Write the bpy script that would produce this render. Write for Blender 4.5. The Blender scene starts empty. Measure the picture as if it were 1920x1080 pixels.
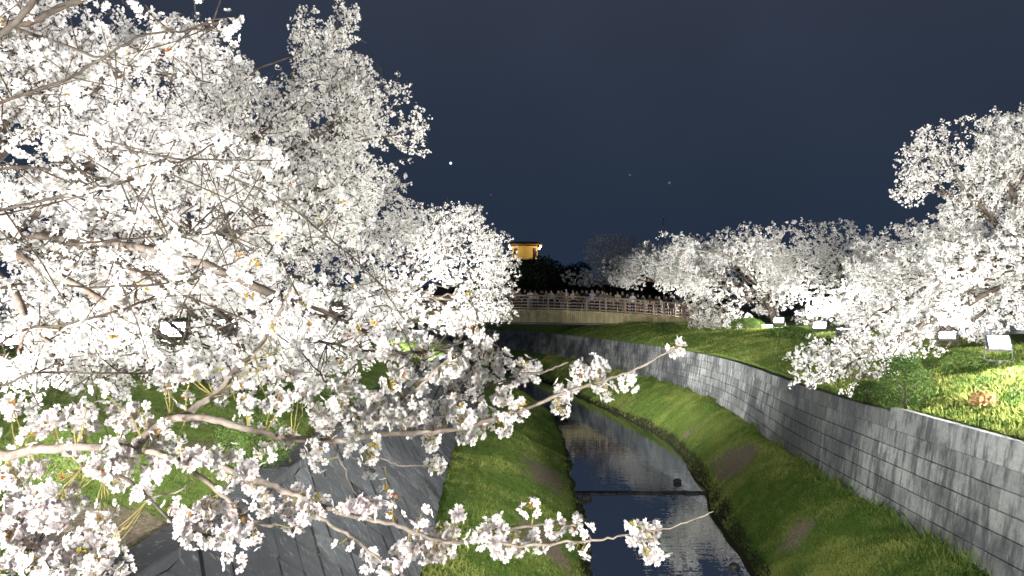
import bpy, math, random
import numpy as np
from mathutils import Vector, Matrix, noise
R = math.radians
scene = bpy.context.scene
col = scene.collection
rng = np.random.default_rng(7)
random.seed(7)

# ------------------------------------------------------------------ camera
FPX, CZ, HOR = 1420.0, 5.0, 585.0            # focal length in photo pixels, eye height, horizon row
PITCH = math.atan((HOR-540)/FPX)
cam_d = bpy.data.cameras.new('camera'); cam = bpy.data.objects.new('camera', cam_d); col.objects.link(cam)
cam.location = (0, 0, CZ); cam.rotation_euler = (R(90)+PITCH, 0, 0)
cam_d.sensor_width = 36; cam_d.lens = 36*FPX/1920; cam_d.clip_start = .05; cam_d.clip_end = 3000
scene.camera = cam
# ------------------------------------------------------------------ world: night sky
w = bpy.data.worlds.new('World'); scene.world = w; w.use_nodes = True
nt = w.node_tree; nt.nodes.clear()
wo = nt.nodes.new('ShaderNodeOutputWorld'); bg = nt.nodes.new('ShaderNodeBackground')
tc = nt.nodes.new('ShaderNodeTexCoord'); sep = nt.nodes.new('ShaderNodeSeparateXYZ')
rmp = nt.nodes.new('ShaderNodeValToRGB'); nz = nt.nodes.new('ShaderNodeTexNoise'); mx = nt.nodes.new('ShaderNodeMixRGB')
nz.inputs['Scale'].default_value = 3.0; nz.inputs['Detail'].default_value = 3
nt.links.new(tc.outputs['Generated'], sep.inputs[0]); nt.links.new(sep.outputs['Z'], rmp.inputs[0])
e = rmp.color_ramp.elements
e[0].position = 0.0; e[0].color = (.0175, .030, .060, 1)
e[1].position = .42; e[1].color = (.036, .046, .074, 1)
m1 = e.new(.16); m1.color = (.0225, .035, .062, 1)
nt.links.new(tc.outputs['Generated'], nz.inputs['Vector'])
mx.blend_type = 'MULTIPLY'; mx.inputs[0].default_value = .35
nr = nt.nodes.new('ShaderNodeValToRGB'); nr.color_ramp.elements[0].position = .3; nr.color_ramp.elements[0].color = (.6, .6, .6, 1); nr.color_ramp.elements[1].position = .7
nt.links.new(nz.outputs['Fac'], nr.inputs[0]); nt.links.new(rmp.outputs[0], mx.inputs[1]); nt.links.new(nr.outputs[0], mx.inputs[2])
nt.links.new(mx.outputs[0], bg.inputs[0]); bg.inputs[1].default_value = 1.0
nt.links.new(bg.outputs[0], wo.inputs[0])
scene.view_settings.view_transform = 'Standard'; scene.view_settings.look = 'None'
scene.view_settings.exposure = 0.0; scene.view_settings.gamma = 1
scene.cycles.max_bounces = 8; scene.cycles.diffuse_bounces = 6; scene.cycles.transmission_bounces = 6
scene.cycles.sample_clamp_indirect = 3; scene.cycles.use_denoising = True
LAMP = 3.5                                   # overall floodlight strength

# ------------------------------------------------------------------ helpers
CR = np.array(cam.rotation_euler.to_matrix())
def P(px, py, d):
    v = CR @ np.array([(px-960)/FPX, (540-py)/FPX, -1.0])
    v = v*(d/v[1]); return np.array([v[0], v[1], CZ+v[2]])
def link(o, parent=None):
    col.objects.link(o)
    if parent is not None: o.parent = parent
    return o
def tag(o, label=None, cat=None, group=None, kind=None):
    if label: o['label'] = label
    if cat: o['category'] = cat
    if group: o['group'] = group
    if kind: o['kind'] = kind
    return o
def empty(name, loc=(0, 0, 0), rz=0):
    o = bpy.data.objects.new(name, None); o.empty_display_size = .2; o.location = loc; o.rotation_euler.z = rz
    return link(o)
def woff(o):
    p = np.zeros(3)
    while o is not None: p = p+np.array(o.location); o = o.parent
    return p
def arr_mesh(name, verts, faces, mats, parent=None, midx=None, cols=None, smooth=False):
    """verts (n,3); faces: list of (m,k) arrays; cols: one value per vertex"""
    if not isinstance(faces, list): faces = [faces]
    me = bpy.data.meshes.new(name)
    verts = np.asarray(verts, dtype=np.float32)
    me.vertices.add(len(verts)); me.vertices.foreach_set('co', verts.ravel())
    loops = np.concatenate([f.ravel() for f in faces]).astype(np.int32)
    tot = np.concatenate([np.full(len(f), f.shape[1]) for f in faces]).astype(np.int32)
    st = np.concatenate([[0], np.cumsum(tot)[:-1]]).astype(np.int32)
    me.loops.add(len(loops)); me.loops.foreach_set('vertex_index', loops)
    me.polygons.add(len(tot)); me.polygons.foreach_set('loop_start', st); me.polygons.foreach_set('loop_total', tot)
    for m in (mats if isinstance(mats, list) else [mats]): me.materials.append(m)
    if midx is not None: me.polygons.foreach_set('material_index', midx.astype(np.int32))
    if smooth: me.polygons.foreach_set('use_smooth', np.ones(len(tot), dtype=bool))
    if cols is not None:
        a = me.attributes.new('tone', 'FLOAT', 'POINT'); a.data.foreach_set('value', np.asarray(cols, dtype=np.float32))
    me.update(calc_edges=True); me.validate()
    o = bpy.data.objects.new(name, me)
    if parent is not None: me.transform(Matrix.Translation(-Vector(woff(parent))))
    return link(o, parent)
class MB:
    """collects boxes, tubes, lathes; builds one mesh"""
    def __init__(s): s.v = []; s.f4 = []; s.n = 0; s.c = []; s.fn = []
    def add(s, v, f, c=0.5):
        v = np.asarray(v, float)
        for q in f: s.fn.append([i+s.n for i in q])
        s.v.append(v); s.c.append(np.full(len(v), c)); s.n += len(v)
    def box(s, c, size, rot=None, bev=0, tone=.5):
        hx, hy, hz = [a/2 for a in size]
        if bev <= 0:
            v = np.array([[x, y, z] for x in (-hx, hx) for y in (-hy, hy) for z in (-hz, hz)])
            f = [(0, 1, 3, 2), (4, 6, 7, 5), (0, 4, 5, 1), (2, 3, 7, 6), (0, 2, 6, 4), (1, 5, 7, 3)]
        else:
            b = min(bev, hx*.9, hy*.9, hz*.9); v = []; idx = {}
            for sx in (-1, 1):
                for sy in (-1, 1):
                    for sz in (-1, 1):
                        for ax in range(3):
                            p = [sx*(hx-b), sy*(hy-b), sz*(hz-b)]; p[ax] = (sx, sy, sz)[ax]*(hx, hy, hz)[ax]
                            idx[(sx, sy, sz, ax)] = len(v); v.append(p)
            f = []
            for ax in range(3):
                o1, o2 = [a for a in range(3) if a != ax]
                for sg in (-1, 1):
                    q = []
                    for a, b2 in ((-1, -1), (1, -1), (1, 1), (-1, 1)):
                        k = [0, 0, 0]; k[ax] = sg; k[o1] = a; k[o2] = b2; q.append(idx[(*k, ax)])
                    if (sg == 1) == (ax == 1): q = q[::-1]
                    f.append(q)
                for a in (-1, 1):
                    for b2 in (-1, 1):
                        k0 = [0, 0, 0]; k0[o1] = a; k0[o2] = b2; k1 = list(k0); k0[ax] = -1; k1[ax] = 1
                        f.append([idx[(*k0, o1)], idx[(*k1, o1)], idx[(*k1, o2)], idx[(*k0, o2)]])
            for sx in (-1, 1):
                for sy in (-1, 1):
                    for sz in (-1, 1): f.append([idx[(sx, sy, sz, a)] for a in range(3)])
            v = np.array(v)
        if rot is not None: v = v @ np.array(rot).T
        s.add(v+np.array(c), f, tone); return s
    def tube(s, pts, rad, k=8, tone=.5):
        pts = [np.array(p, float) for p in pts]; n = len(pts)
        if not hasattr(rad, '__len__'): rad = [rad]*n
        V = []; 
        for i, p in enumerate(pts):
            t = pts[min(i+1, n-1)]-pts[max(i-1, 0)]; t /= np.linalg.norm(t)+1e-9
            a = np.cross(t, [0, 0, 1.0]) if abs(t[2]) < .9 else np.cross(t, [1.0, 0, 0]); a /= np.linalg.norm(a); b = np.cross(t, a)
            for j in range(k):
                th = 2*math.pi*j/k; V.append(p+rad[i]*(a*math.cos(th)+b*math.sin(th)))
        f = [[i*k+j, i*k+(j+1) % k, (i+1)*k+(j+1) % k, (i+1)*k+j] for i in range(n-1) for j in range(k)]
        f += [list(range(k))[::-1], [(n-1)*k+j for j in range(k)]]
        s.add(V, f, tone); return s
    def build(s, name, mat, parent=None, smooth=False):
        V = np.concatenate(s.v)
        if parent is not None: V = V-woff(parent)
        me = bpy.data.meshes.new(name); me.from_pydata(V.tolist(), [], s.fn)
        a = me.attributes.new('tone', 'FLOAT', 'POINT'); a.data.foreach_set('value', np.concatenate(s.c).astype(np.float32))
        for m in (mat if isinstance(mat, list) else [mat]): me.materials.append(m)
        if smooth: me.polygons.foreach_set('use_smooth', np.ones(len(me.polygons), dtype=bool))
        me.update(); return link(bpy.data.objects.new(name, me), parent)
def rotm(v): return np.array(Matrix(v)) if not isinstance(v, np.ndarray) else v
def euler(x, y, z):
    from mathutils import Euler
    return np.array(Euler((x, y, z)).to_matrix())

# ------------------------------------------------------------------ materials
class NT:
    def __init__(s, name, rough=.8, spec=.3):
        s.m = bpy.data.materials.new(name); s.m.use_nodes = True; s.t = s.m.node_tree
        s.b = s.t.nodes['Principled BSDF']; s.b.inputs['Roughness'].default_value = rough
        s.b.inputs['Specular IOR Level'].default_value = spec; s.out = s.t.nodes['Material Output']
    def n(s, typ, **kw):
        o = s.t.nodes.new('ShaderNode'+typ)
        for k, v in kw.items():
            if k in o.inputs: o.inputs[k].default_value = v
            else: setattr(o, k, v)
        return o
    def l(s, a, b): s.t.links.new(a, b)
    def coord(s, scale=(1, 1, 1), rot=(0, 0, 0), which='Object'):
        c = s.n('TexCoord'); m = s.n('Mapping'); m.inputs['Scale'].default_value = scale; m.inputs['Rotation'].default_value = rot
        s.l(c.outputs[which], m.inputs[0]); return m.outputs[0]
    def noise(s, vec, sc, det=4, rough=.6):
        o = s.n('TexNoise', Scale=sc, Detail=det, Roughness=rough); s.l(vec, o.inputs['Vector']); return o.outputs['Fac']
    def ramp(s, fac, stops):
        r = s.n('ValToRGB'); els = r.color_ramp.elements
        while len(els) < len(stops): els.new(.5)
        for e_, (p, c) in zip(els, stops): e_.position = p; e_.color = (*c, 1)
        s.l(fac, r.inputs[0]); return r.outputs[0]
    def mix(s, fac, a, b, mode='MIX'):
        m = s.n('MixRGB', blend_type=mode)
        if hasattr(fac, 'links'): s.l(fac, m.inputs[0])
        else: m.inputs[0].default_value = fac
        for i, q in ((1, a), (2, b)):
            if hasattr(q, 'links'): s.l(q, m.inputs[i])
            else: m.inputs[i].default_value = (*q, 1)
        return m.outputs[0]
    def bump(s, h, st=.3, dist=.02):
        b = s.n('Bump', Strength=st, Distance=dist); s.l(h, b.inputs['Height']); s.l(b.outputs[0], s.b.inputs['Normal'])
    def color(s, c):
        if hasattr(c, 'links'): s.l(c, s.b.inputs['Base Color'])
        else: s.b.inputs['Base Color'].default_value = (*c, 1)
def simple(name, c, rough=.7, var=.25, sc=20, metal=0, bump=.15):
    a = NT(name, rough); v = a.coord(); f = a.noise(v, sc, 5)
    a.color(a.ramp(f, [(.3, tuple(x*(1-var) for x in c)), (.7, tuple(min(1, x*(1+var)) for x in c))]))
    a.b.inputs['Metallic'].default_value = metal; a.bump(f, bump, .01); return a.m
def emit(name, c, st):
    m = bpy.data.materials.new(name); m.use_nodes = True; b = m.node_tree.nodes['Principled BSDF']
    b.inputs['Base Color'].default_value = (.8, .8, .8, 1); b.inputs['Emission Color'].default_value = (*c, 1); b.inputs['Emission Strength'].default_value = st; return m
def petal_mat(name, c0, c1, trans=.4):
    a = NT(name); t = a.t; t.nodes.remove(a.b)
    at = a.n('Attribute', attribute_name='tone')
    c = a.ramp(at.outputs['Fac'], [(0, c0), (1, c1)])
    d = a.n('BsdfDiffuse'); tr = a.n('BsdfTranslucent'); mxs = a.n('MixShader'); mxs.inputs[0].default_value = trans
    a.l(c, d.inputs[0]); a.l(c, tr.inputs[0]); a.l(d.outputs[0], mxs.inputs[1]); a.l(tr.outputs[0], mxs.inputs[2]); a.l(mxs.outputs[0], a.out.inputs[0])
    return a.m
M = {}
M['petal'] = petal_mat('petal', (.93, .87, .86), (.95, .94, .91), .5)
M['petal_pink'] = petal_mat('petal_pink', (.92, .81, .83), (.95, .92, .91), .5)
M['petal_far'] = petal_mat('petal_far', (.92, .88, .83), (.95, .94, .90), .5)
M['heart'] = petal_mat('flower_heart', (.50, .20, .16), (.62, .34, .20), .3)
M['young_leaf'] = petal_mat('young_leaf', (.40, .13, .05), (.50, .45, .06), .4)
M['pedicel'] = petal_mat('pedicel', (.30, .20, .10), (.36, .36, .12), .2)
def bark(name, c0, c1):
    a = NT(name, .85, .2); v = a.coord(); f = a.noise(v, 30, 5); g = a.noise(v, 4, 3)
    x = a.ramp(f, [(.35, c0), (.7, c1)]); a.color(a.mix(a.ramp(g, [(.4, (0, 0, 0)), (.65, (.5, .5, .5))]), x, (.15, .14, .12))); a.bump(f, .5, .01); return a.m
M['bark'] = bark('cherry_bark', (.03, .021, .016), (.09, .065, .048))
M['bark_pale'] = bark('pale_bark', (.16, .12, .10), (.40, .34, .28))
M['dark_leaf'] = petal_mat('dark_leaf', (.012, .02, .014), (.035, .05, .03), .2)
def grass_ground():
    a = NT('grass_ground', .95, .1); v = a.coord()
    big = a.noise(v, .55, 5, .6); mid = a.noise(v, 4, 6, .7); fine = a.noise(a.coord((1, .5, 1)), 38, 5, .7)
    g = a.ramp(mid, [(.3, (.09, .16, .03)), (.5, (.19, .29, .06)), (.72, (.32, .38, .12))])
    soil = a.ramp(fine, [(.3, (.20, .155, .11)), (.7, (.38, .31, .23))])
    at = a.n('Attribute', attribute_name='tone'); ad = a.n('Math', operation='MULTIPLY_ADD'); a.l(fine, ad.inputs[0]); ad.inputs[1].default_value = .7; a.l(at.outputs['Fac'], ad.inputs[2])
    c = a.mix(a.ramp(ad.outputs[0], [(.50, (0, 0, 0)), (.98, (1, 1, 1))]), g, soil)
    ng = a.n('Math', operation='MULTIPLY'); a.l(at.outputs['Fac'], ng.inputs[0]); ng.inputs[1].default_value = -1.0
    c = a.mix(a.ramp(ng.outputs[0], [(.05, (0, 0, 0)), (.6, (1, 1, 1))]), c, (.035, .032, .022))
    c = a.mix(.7, c, a.ramp(fine, [(.3, (.40, .45, .35)), (.65, (1, 1, 1))]), 'MULTIPLY')
    a.color(c); a.bump(fine, .8, .06); return a.m
M['grass_ground'] = grass_ground()
M['blade'] = petal_mat('grass_blade', (.08, .16, .03), (.40, .44, .13), .35)
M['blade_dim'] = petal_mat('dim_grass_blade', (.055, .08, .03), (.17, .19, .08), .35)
M['dry_blade'] = petal_mat('dry_blade', (.32, .20, .09), (.45, .30, .15), .3)
M['shrub_leaf'] = petal_mat('shrub_leaf', (.025, .05, .016), (.12, .18, .05), .3)
def stone(name, c0, c1, c2, rotuv=False):
    a = NT(name, .85, .3); at = a.n('Attribute', attribute_name='tone')
    v = a.coord(); f = a.noise(v, 16, 7, .7); big = a.noise(v, .42, 5, .65)
    st = a.noise(a.coord((6, 6, .8)), 1.0, 5, .65)
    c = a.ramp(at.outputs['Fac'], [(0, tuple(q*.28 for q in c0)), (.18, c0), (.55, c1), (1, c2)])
    c = a.mix(.75, c, a.ramp(f, [(.3, (.5, .5, .5)), (.68, (1, 1, 1))]), 'MULTIPLY')
    c = a.mix(a.ramp(st, [(.46, (0, 0, 0)), (.60, (.80, .80, .80))]), c, (.062, .064, .070))
    c = a.mix(a.ramp(big, [(.46, (0, 0, 0)), (.60, (.82, .82, .82))]), c, (.045, .048, .056))
    pale = a.noise(a.coord((14, 14, 1.4), (0, 0, .5)), 1.0, 4, .6)
    c = a.mix(a.ramp(pale, [(.58, (0, 0, 0)), (.72, (.40, .40, .40))]), c, (.40, .42, .40))
    moss = a.noise(v, 2.3, 6, .7)
    c = a.mix(a.ramp(moss, [(.60, (0, 0, 0)), (.74, (.6, .6, .6))]), c, (.08, .10, .05))
    a.color(c); a.bump(f, .7, .02); return a, c
M['stone'] = stone('wall_stone', (.23, .245, .24), (.39, .41, .40), (.54, .57, .56))[0].m
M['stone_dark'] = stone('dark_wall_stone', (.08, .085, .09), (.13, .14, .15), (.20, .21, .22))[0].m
M['mortar'] = simple('mortar', (.13, .13, .12), .95, .4, 25)
M['soil'] = simple('soil', (.10, .08, .055), .95, .4, 12, bump=.6)
def water_mat():
    a = NT('river_water', .04, .5); a.color((.006, .008, .010)); a.b.inputs['IOR'].default_value = 1.9
    v1 = a.coord((1.0, .7, 1)); f = a.noise(v1, 5, 2, .45); v2 = a.coord((.25, 1.4, 1)); g = a.noise(v2, 4, 2, .4)
    h = a.mix(.5, f, g); a.bump(h, .20, .02)
    gl = a.n('BsdfGlossy', Roughness=.012); gl.inputs[0].default_value = (.9, .95, 1, 1); ms = a.n('MixShader'); ms.inputs[0].default_value = .85; bn = [q for q in a.t.nodes if q.type == 'BUMP'][0]
    a.l(bn.outputs[0], gl.inputs['Normal']); a.l(a.b.outputs[0], ms.inputs[1]); a.l(gl.outputs[0], ms.inputs[2]); a.l(ms.outputs[0], a.out.inputs[0]); return a.m
M['water'] = water_mat()
def wood(name, c0, c1, sc=(1, 1, .12)):
    a = NT(name, .7, .3); v = a.coord(sc); f = a.noise(v, 22, 5, .65); g = a.noise(a.coord(), 2, 4)
    at = a.n('Attribute', attribute_name='tone')
    c = a.ramp(f, [(.3, c0), (.7, c1)]); c = a.mix(.8, c, a.ramp(at.outputs['Fac'], [(0, (.55, .55, .55)), (1, (1, 1, 1))]), 'MULTIPLY')
    c = a.mix(.6, c, a.ramp(g, [(.35, (.55, .58, .5)), (.6, (1, 1, 1))]), 'MULTIPLY')
    a.color(c); a.bump(f, .3, .01); return a.m
M['girder'] = wood('girder_board', (.36, .30, .16), (.56, .48, .28))
M['rail'] = wood('rail_wood', (.34, .26, .20), (.52, .42, .33), (.12, 1, 1))
M['metal_dark'] = simple('dark_metal', (.16, .16, .165), .45, .2, 30, .6, .05)
M['glass_on'] = emit('lit_lamp_glass', (.86, .93, 1.0), 60)
M['warm_on'] = emit('warm_lamp', (1.0, .86, .55), 6)
M['star'] = emit('star_light', (.75, .87, 1.0), 1.6)
M['star_dim'] = emit('dim_star_light', (.45, .6, .8), .16)
M['ochre'] = simple('ochre_plaster', (.48, .36, .13), .9, .12, 6)
M['darkwall'] = simple('dark_plaster', (.06, .065, .07), .9, .2, 6)
M['roof'] = simple('roof_tile', (.16, .09, .05), .8, .25, 12)
M['window'] = simple('dark_window', (.02, .022, .025), .15, .1, 5)
M['white'] = simple('white_paint', (.78, .78, .76), .6, .06, 10)
M['canvas'] = simple('grey_canvas', (.38, .42, .45), .8, .12, 4)
M['gravel'] = simple('path_gravel', (.20, .18, .15), .95, .35, 30, bump=.4)
M['concrete'] = simple('wet_concrete', (.06, .055, .05), .5, .35, 9)

# ------------------------------------------------------------------ river course (x of each line against distance y)
def interp(tab): 
    ys = np.array([t[0] for t in tab], float); xs = np.array([t[1] for t in tab], float)
    def f(y):
        y = np.asarray(y, float); out = 0
        for o in (-2.2, -1.1, 0, 1.1, 2.2): out = out+np.interp(y+o, ys, xs)
        return out/5
    return f
WR = interp([(-20, 6.0), (0, 6.3), (10, 6.6), (14, 6.8), (18, 6.95), (23, 7.6), (28, 8.15), (33, 8.15), (38, 7.7), (45, 6.8), (57, 4.7), (66, 2.3), (80, -3), (100, -14), (140, -40), (700, -400)])   # right wall, top edge
WRB = lambda y: WR(y)-.28                                                                                                               # right wall, foot
WLB = interp([(-20, -1.2), (10, -1.2), (20, -1.55), (28, -1.3), (36, -1.2), (45, -2.4), (57, -5.0), (66, -8), (80, -14), (100, -26), (140, -54), (700, -420)])  # left wall foot
WLT = lambda y: WLB(y)-1.25
ER = interp([(-20, 3.8), (5, 4.0), (14.3, 4.45), (17.5, 4.75), (21.8, 5.35), (26, 5.75), (30, 5.9), (34, 5.4), (39, 4.5), (48, 3.2), (57, 1.5), (66, -1), (80, -6.5), (100, -18), (140, -44), (700, -406)])
EL = interp([(-20, 1.3), (10, 1.35), (14.3, 1.48), (19.2, 1.9), (22, 1.8), (27, 2.1), (37, 2.05), (45, 1.0), (57, -2.0), (66, -4.8), (80, -10.5), (100, -22), (140, -49), (700, -414)])
ZT, ZB = 3.2, 1.5
def wl_up(y): return np.where(np.asarray(y) > 20.9, .07, 0.0)
SLOPE = [(0, ZT+.01), (.5, ZT+.10), (1.2, ZT+.30), (2.0, ZT+.52), (3.0, ZT+.74), (4.2, ZT+.88), (5.5, ZT+.95), (7.5, ZT+1.0), (9, ZT+1.02), (12, ZT+1.05), (20, ZT+1.1), (45, ZT+1.2), (120, ZT+1.4), (600, ZT+1.4)]
so = np.array([s[0] for s in SLOPE]); sz = np.array([s[1] for s in SLOPE])
def n2(x, y, s, seed=0): return noise.noise(Vector((x*s+seed*7.3, y*s-seed*3.1, seed*1.7)))
SOIL = [(5.95, 20.6, .9, 1.6, 1.0), (5.5, 22.6, .8, 1.0, .8), (6.2, 27.5, .8, 1.5, .8), (5.6, 14.2, .5, .8, .7), (4.9, 36.5, .8, 1.5, .8), (.95, 20.5, .75, 2.2, 1.0), (.7, 14.2, .6, 1.2, .9), (8.6, 18.5, .9, 1.4, .8), (9.6, 21.5, 1.2, 1.5, .7), (-3.1, 5.6, .5, .7, 1.0), (-3.6, 8.5, .5, .9, .8)]
def soil(x, y):
    """1 on bare sandy patches, -1 on the dark wet edge of the banks, 0 on turf"""
    v = n2(x, y, .5, 20)*1.1-.62
    for cx, cy, rx, ry, a in SOIL:
        q = ((x-cx)/rx)**2+((y-cy)/ry)**2
        if q < 6: v = max(v, a*1.4*math.exp(-q)-.45+.75*n2(x, y, 1.3, 21)+.35*n2(x, y, 3.1, 22))
    er, el = float(ER(y)), float(EL(y))
    wet = max(0, 1-abs(x-er-.12)/.27, 1-abs(x-el+.08)/.2)
    if wet > 0: return -min(1, wet*1.6)
    return min(1, max(0, v*1.25))
def ground_z(x, y):
    """height of the banks outside the walls"""
    off = max(x-float(WR(y)), float(WLT(y))-x)
    return float(np.interp(off, so, sz)) + (min(1, off/1.5))*(.09*n2(x, y, .45, 1)+.05*n2(x, y, 1.3, 2))
ys = np.concatenate([np.arange(-14, 40, .36), np.arange(40, 110, 1.2), np.arange(110, 200, 8), [240, 320, 450, 700]])
offs = np.array(sorted(set(list(so)+[.25, .8, 1.6, 2.5, 3.5, 6.3])))
rows = []
for y in ys:
    wr, wrb, wlb, wlt, er, el = [float(f(y)) for f in (WR, WRB, WLB, WLT, ER, EL)]
    r = []
    for o in offs[::-1]: x = wlt-.18-o; r.append((x, ground_z(x-0, y)))
    r.append((wlb-.30, ZB-.25)); r.append((wlb-.02, ZB-.02))
    for t in (.06, .12, .18, .25, .32, .4, .48, .55, .62, .7, .76, .82, .87, .92, .96, 1.0):
        x = wlb+(el-wlb)*t; z = ZB*(1-t**1.6)**1.0+.02
        r.append((x+.12*n2(x, y, .8, 4)*(t > .6), z+(.10*n2(x, y, .7, 3)+.05*n2(x, y, 2.2, 5))*min(1, (1-t)*6)))
    r.append((el+.15, -.25)); r.append((.5*(el+er), -.55)); r.append((er-.15, -.25))
    for t in (1.0, .96, .92, .87, .82, .76, .7, .62, .55, .48, .4, .32, .25, .18, .12, .06):
        x = wrb+(er-wrb)*t; z = ZB*(1-t**1.5)+.02
        r.append((x+.16*n2(x, y, .7, 6)*(t > .6), z+(.10*n2(x, y, .7, 7)+.05*n2(x, y, 2.2, 8))*min(1, (1-t)*6)))
    r.append((wrb+.02, ZB-.02)); r.append((wrb+.35, ZB-.25))
    for o in offs: x = wr+.30+o; r.append((x, ground_z(x-.0, y)))
    rows.append([(x, y, z) for x, z in r])
G = np.array(rows); ny, nx = G.shape[:2]
ii = (np.arange(ny-1)[:, None]*nx+np.arange(nx-1)[None]).ravel()
F = np.stack([ii, ii+1, ii+nx+1, ii+nx], 1)
g = arr_mesh('ground', G.reshape(-1, 3), F, M['grass_ground'], smooth=True, cols=[soil(p[0], p[1]) if p[1] < 70 else 0 for p in G.reshape(-1, 3)]); tag(g, kind='structure')
# gravel path on top of each bank
for s in (0, 1):
    V = []
    for y in ys:
        if y > 110: break
        for o in (9.4, 10.4, 11.4, 12.2):
            x = float(WR(y))+.3+o if s else float(WLT(y))-.18-o
            V.append((x, y, ground_z(x, y)+.03))
    n = len(V)//4; ii = (np.arange(n-1)[:, None]*4+np.arange(3)[None]).ravel()
    f = np.stack([ii, ii+1, ii+5, ii+4], 1) if s else np.stack([ii, ii+4, ii+5, ii+1], 1)
    tag(arr_mesh('path', np.array(V), f, M['gravel'], smooth=True), kind='structure')
# water: upper pool and lower reach, a low sill between them
def water(name, y0, y1, z):
    yy = np.arange(y0, y1, 1.0); V = []
    for y in yy: V += [(float(EL(y))-.45, y, z), (float(ER(y))+.45, y, z)]
    n = len(yy); i = np.arange(n-1)*2; f = np.stack([i, i+1, i+3, i+2], 1)
    o = arr_mesh(name, np.array(V), f, M['water']); tag(o, kind='structure')
water('water', -14, 21.9, 0.02); water('water', 21.0, 110, 0.075)
mb = MB(); nseg = 9
for k in range(nseg):
    x0 = 1.5+(5.6-1.5)*k/nseg; wdt = (5.6-1.5)/nseg
    mb.box((x0+wdt/2, 20.95+random.uniform(-.03, .03), -.045), (wdt-.01, .10, .22+random.uniform(-.015, .01)), bev=.03, tone=random.random())
tag(mb.build('stone_sill', M['concrete']), 'low dark stone sill crossing the stream between the grassy banks', 'sill')

# ------------------------------------------------------------------ retaining walls
def block_wall(name, top, foot, y0, y1, face, courses, label, ztop=ZT, dstep=None):
    """face: +1 the wall looks towards -x, -1 towards +x"""
    root = empty(name, (float(top(y0)), y0, ZB)); tag(root, label, 'wall')
    mb = MB(); cop = MB(); back = MB()
    hc = (ztop-ZB+.05)/courses
    for c in range(courses):
        y = y0+random.uniform(0, .5)
        z0 = ZB-.05+c*hc
        last = c == courses-1
        while y < y1:
            L = random.uniform(.48, .90)*(1.5 if last else 1)*(1 if y < 45 else 1.8)
            ya, yb = y, y+L; ym = (ya+yb)/2; f = (c+.5)/courses
            xt = float(top(ym)); xf = float(foot(ym)); x = xf+(xt-xf)*f
            ang = math.atan2(-(float(top(yb))-float(top(ya))), L)
            lean = math.atan2(xt-xf, ztop-ZB)
            depth = .34; h = hc
            zc = z0+hc/2
            if last and dstep and ym < dstep: h = hc+.09; zc += .045
            pr = random.uniform(-.007, .007)-(.03 if last else 0)
            rm = euler(0, 0, ang) @ euler(0, lean, 0)
            cpos = (x+face*(depth/2+pr), ym, zc+random.uniform(-.004, .004))
            tn = min(1, max(.16, random.gauss(.60 if last else .50, .20)))
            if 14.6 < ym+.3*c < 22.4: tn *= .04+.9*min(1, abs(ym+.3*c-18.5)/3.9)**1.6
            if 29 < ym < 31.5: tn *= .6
            (cop if last else mb).box(cpos, (depth, L-.008, h-.005), rm, bev=.010, tone=tn)
            y += L
    yy = np.arange(y0, y1, 1.0); V = []
    for y in yy:
        xt, xf = float(top(y)), float(foot(y))
        V += [(xf+face*.016, y, ZB-.3), (xt+face*.016, y, ztop-.07), (xt+face*.30, y, ztop-.07)]
    n = len(yy); i = (np.arange(n-1)[:, None]*3+np.arange(2)[None]).ravel(); f = np.stack([i, i+1, i+4, i+3], 1)
    mb.build('stone_face', M['stone'], root); cop.build('coping', M['stone'], root)
    arr_mesh('mortar', np.array(V), f, M['mortar'], root)
block_wall('stone_retaining_wall', WR, WRB, 4, 96, 1, 6, 'long curved wall of weathered grey stone blocks along the right bank', dstep=13.9)
# left wall: battered, stones laid on the diagonal
root = empty('stone_retaining_wall', (float(WLT(3)), 3, ZB)); tag(root, 'leaning stone wall with diagonal joints on the left bank, half hidden by blossom', 'wall')
def diag_wall():
    mb = MB(); s = .52; Hh = math.hypot(ZT-ZB, 1.25)
    def pt(u, v, out=0):   # u along y, v up the batter
        t = v/Hh; xf, xt = float(WLB(u)), float(WLT(u)); lean = math.atan2(1.25, ZT-ZB)
        return np.array([xf+(xt-xf)*t+out*math.cos(lean), u, ZB+(ZT-ZB)*t+out*math.sin(lean)])
    for iu in range(0, int(70/s)):
        for iv in range(-1, int(Hh/(s/2))+1):
            cu = 2+iu*s+(s/2 if iv % 2 else 0); cv = iv*s/2
            poly = [(cu, cv-s/2), (cu+s/2, cv), (cu, cv+s/2), (cu-s/2, cv)]
            poly = [(u, min(max(v, 0), Hh)) for u, v in poly]
            q = []
            for u, v in poly:
                if not q or abs(q[-1][0]-u)+abs(q[-1][1]-v) > .02: q.append((u, v))
            if len(q) < 3: continue
            cc = np.mean(q, axis=0); o = random.uniform(-.012, .02)
            top_ = [pt(*(cc+(np.array(a)-cc)*.93), .02+o) for a in q]; low = [pt(*(cc+(np.array(a)-cc)*.99), -.05) for a in q]
            k = len(q); mb.add(top_+low, [list(range(k))]+[[j, k+j, k+(j+1) % k, (j+1) % k] for j in range(k)], min(1, max(0, random.gauss(.42, .2))))
    return mb
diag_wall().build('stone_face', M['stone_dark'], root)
yy = np.arange(2, 96, 1.0); V = []
for y in yy: V += [(float(WLB(y))-.02, y, ZB-.3), (float(WLB(y))-.02, y, ZB), (float(WLT(y))-.02, y, ZT-.02), (float(WLT(y))-.25, y, ZT-.02)]
i = (np.arange(len(yy)-1)[:, None]*4+np.arange(3)[None]).ravel(); arr_mesh('mortar', np.array(V), np.stack([i, i+4, i+5, i+1], 1), M['mortar'], root)
cp = MB(); y = 2.0
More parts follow.
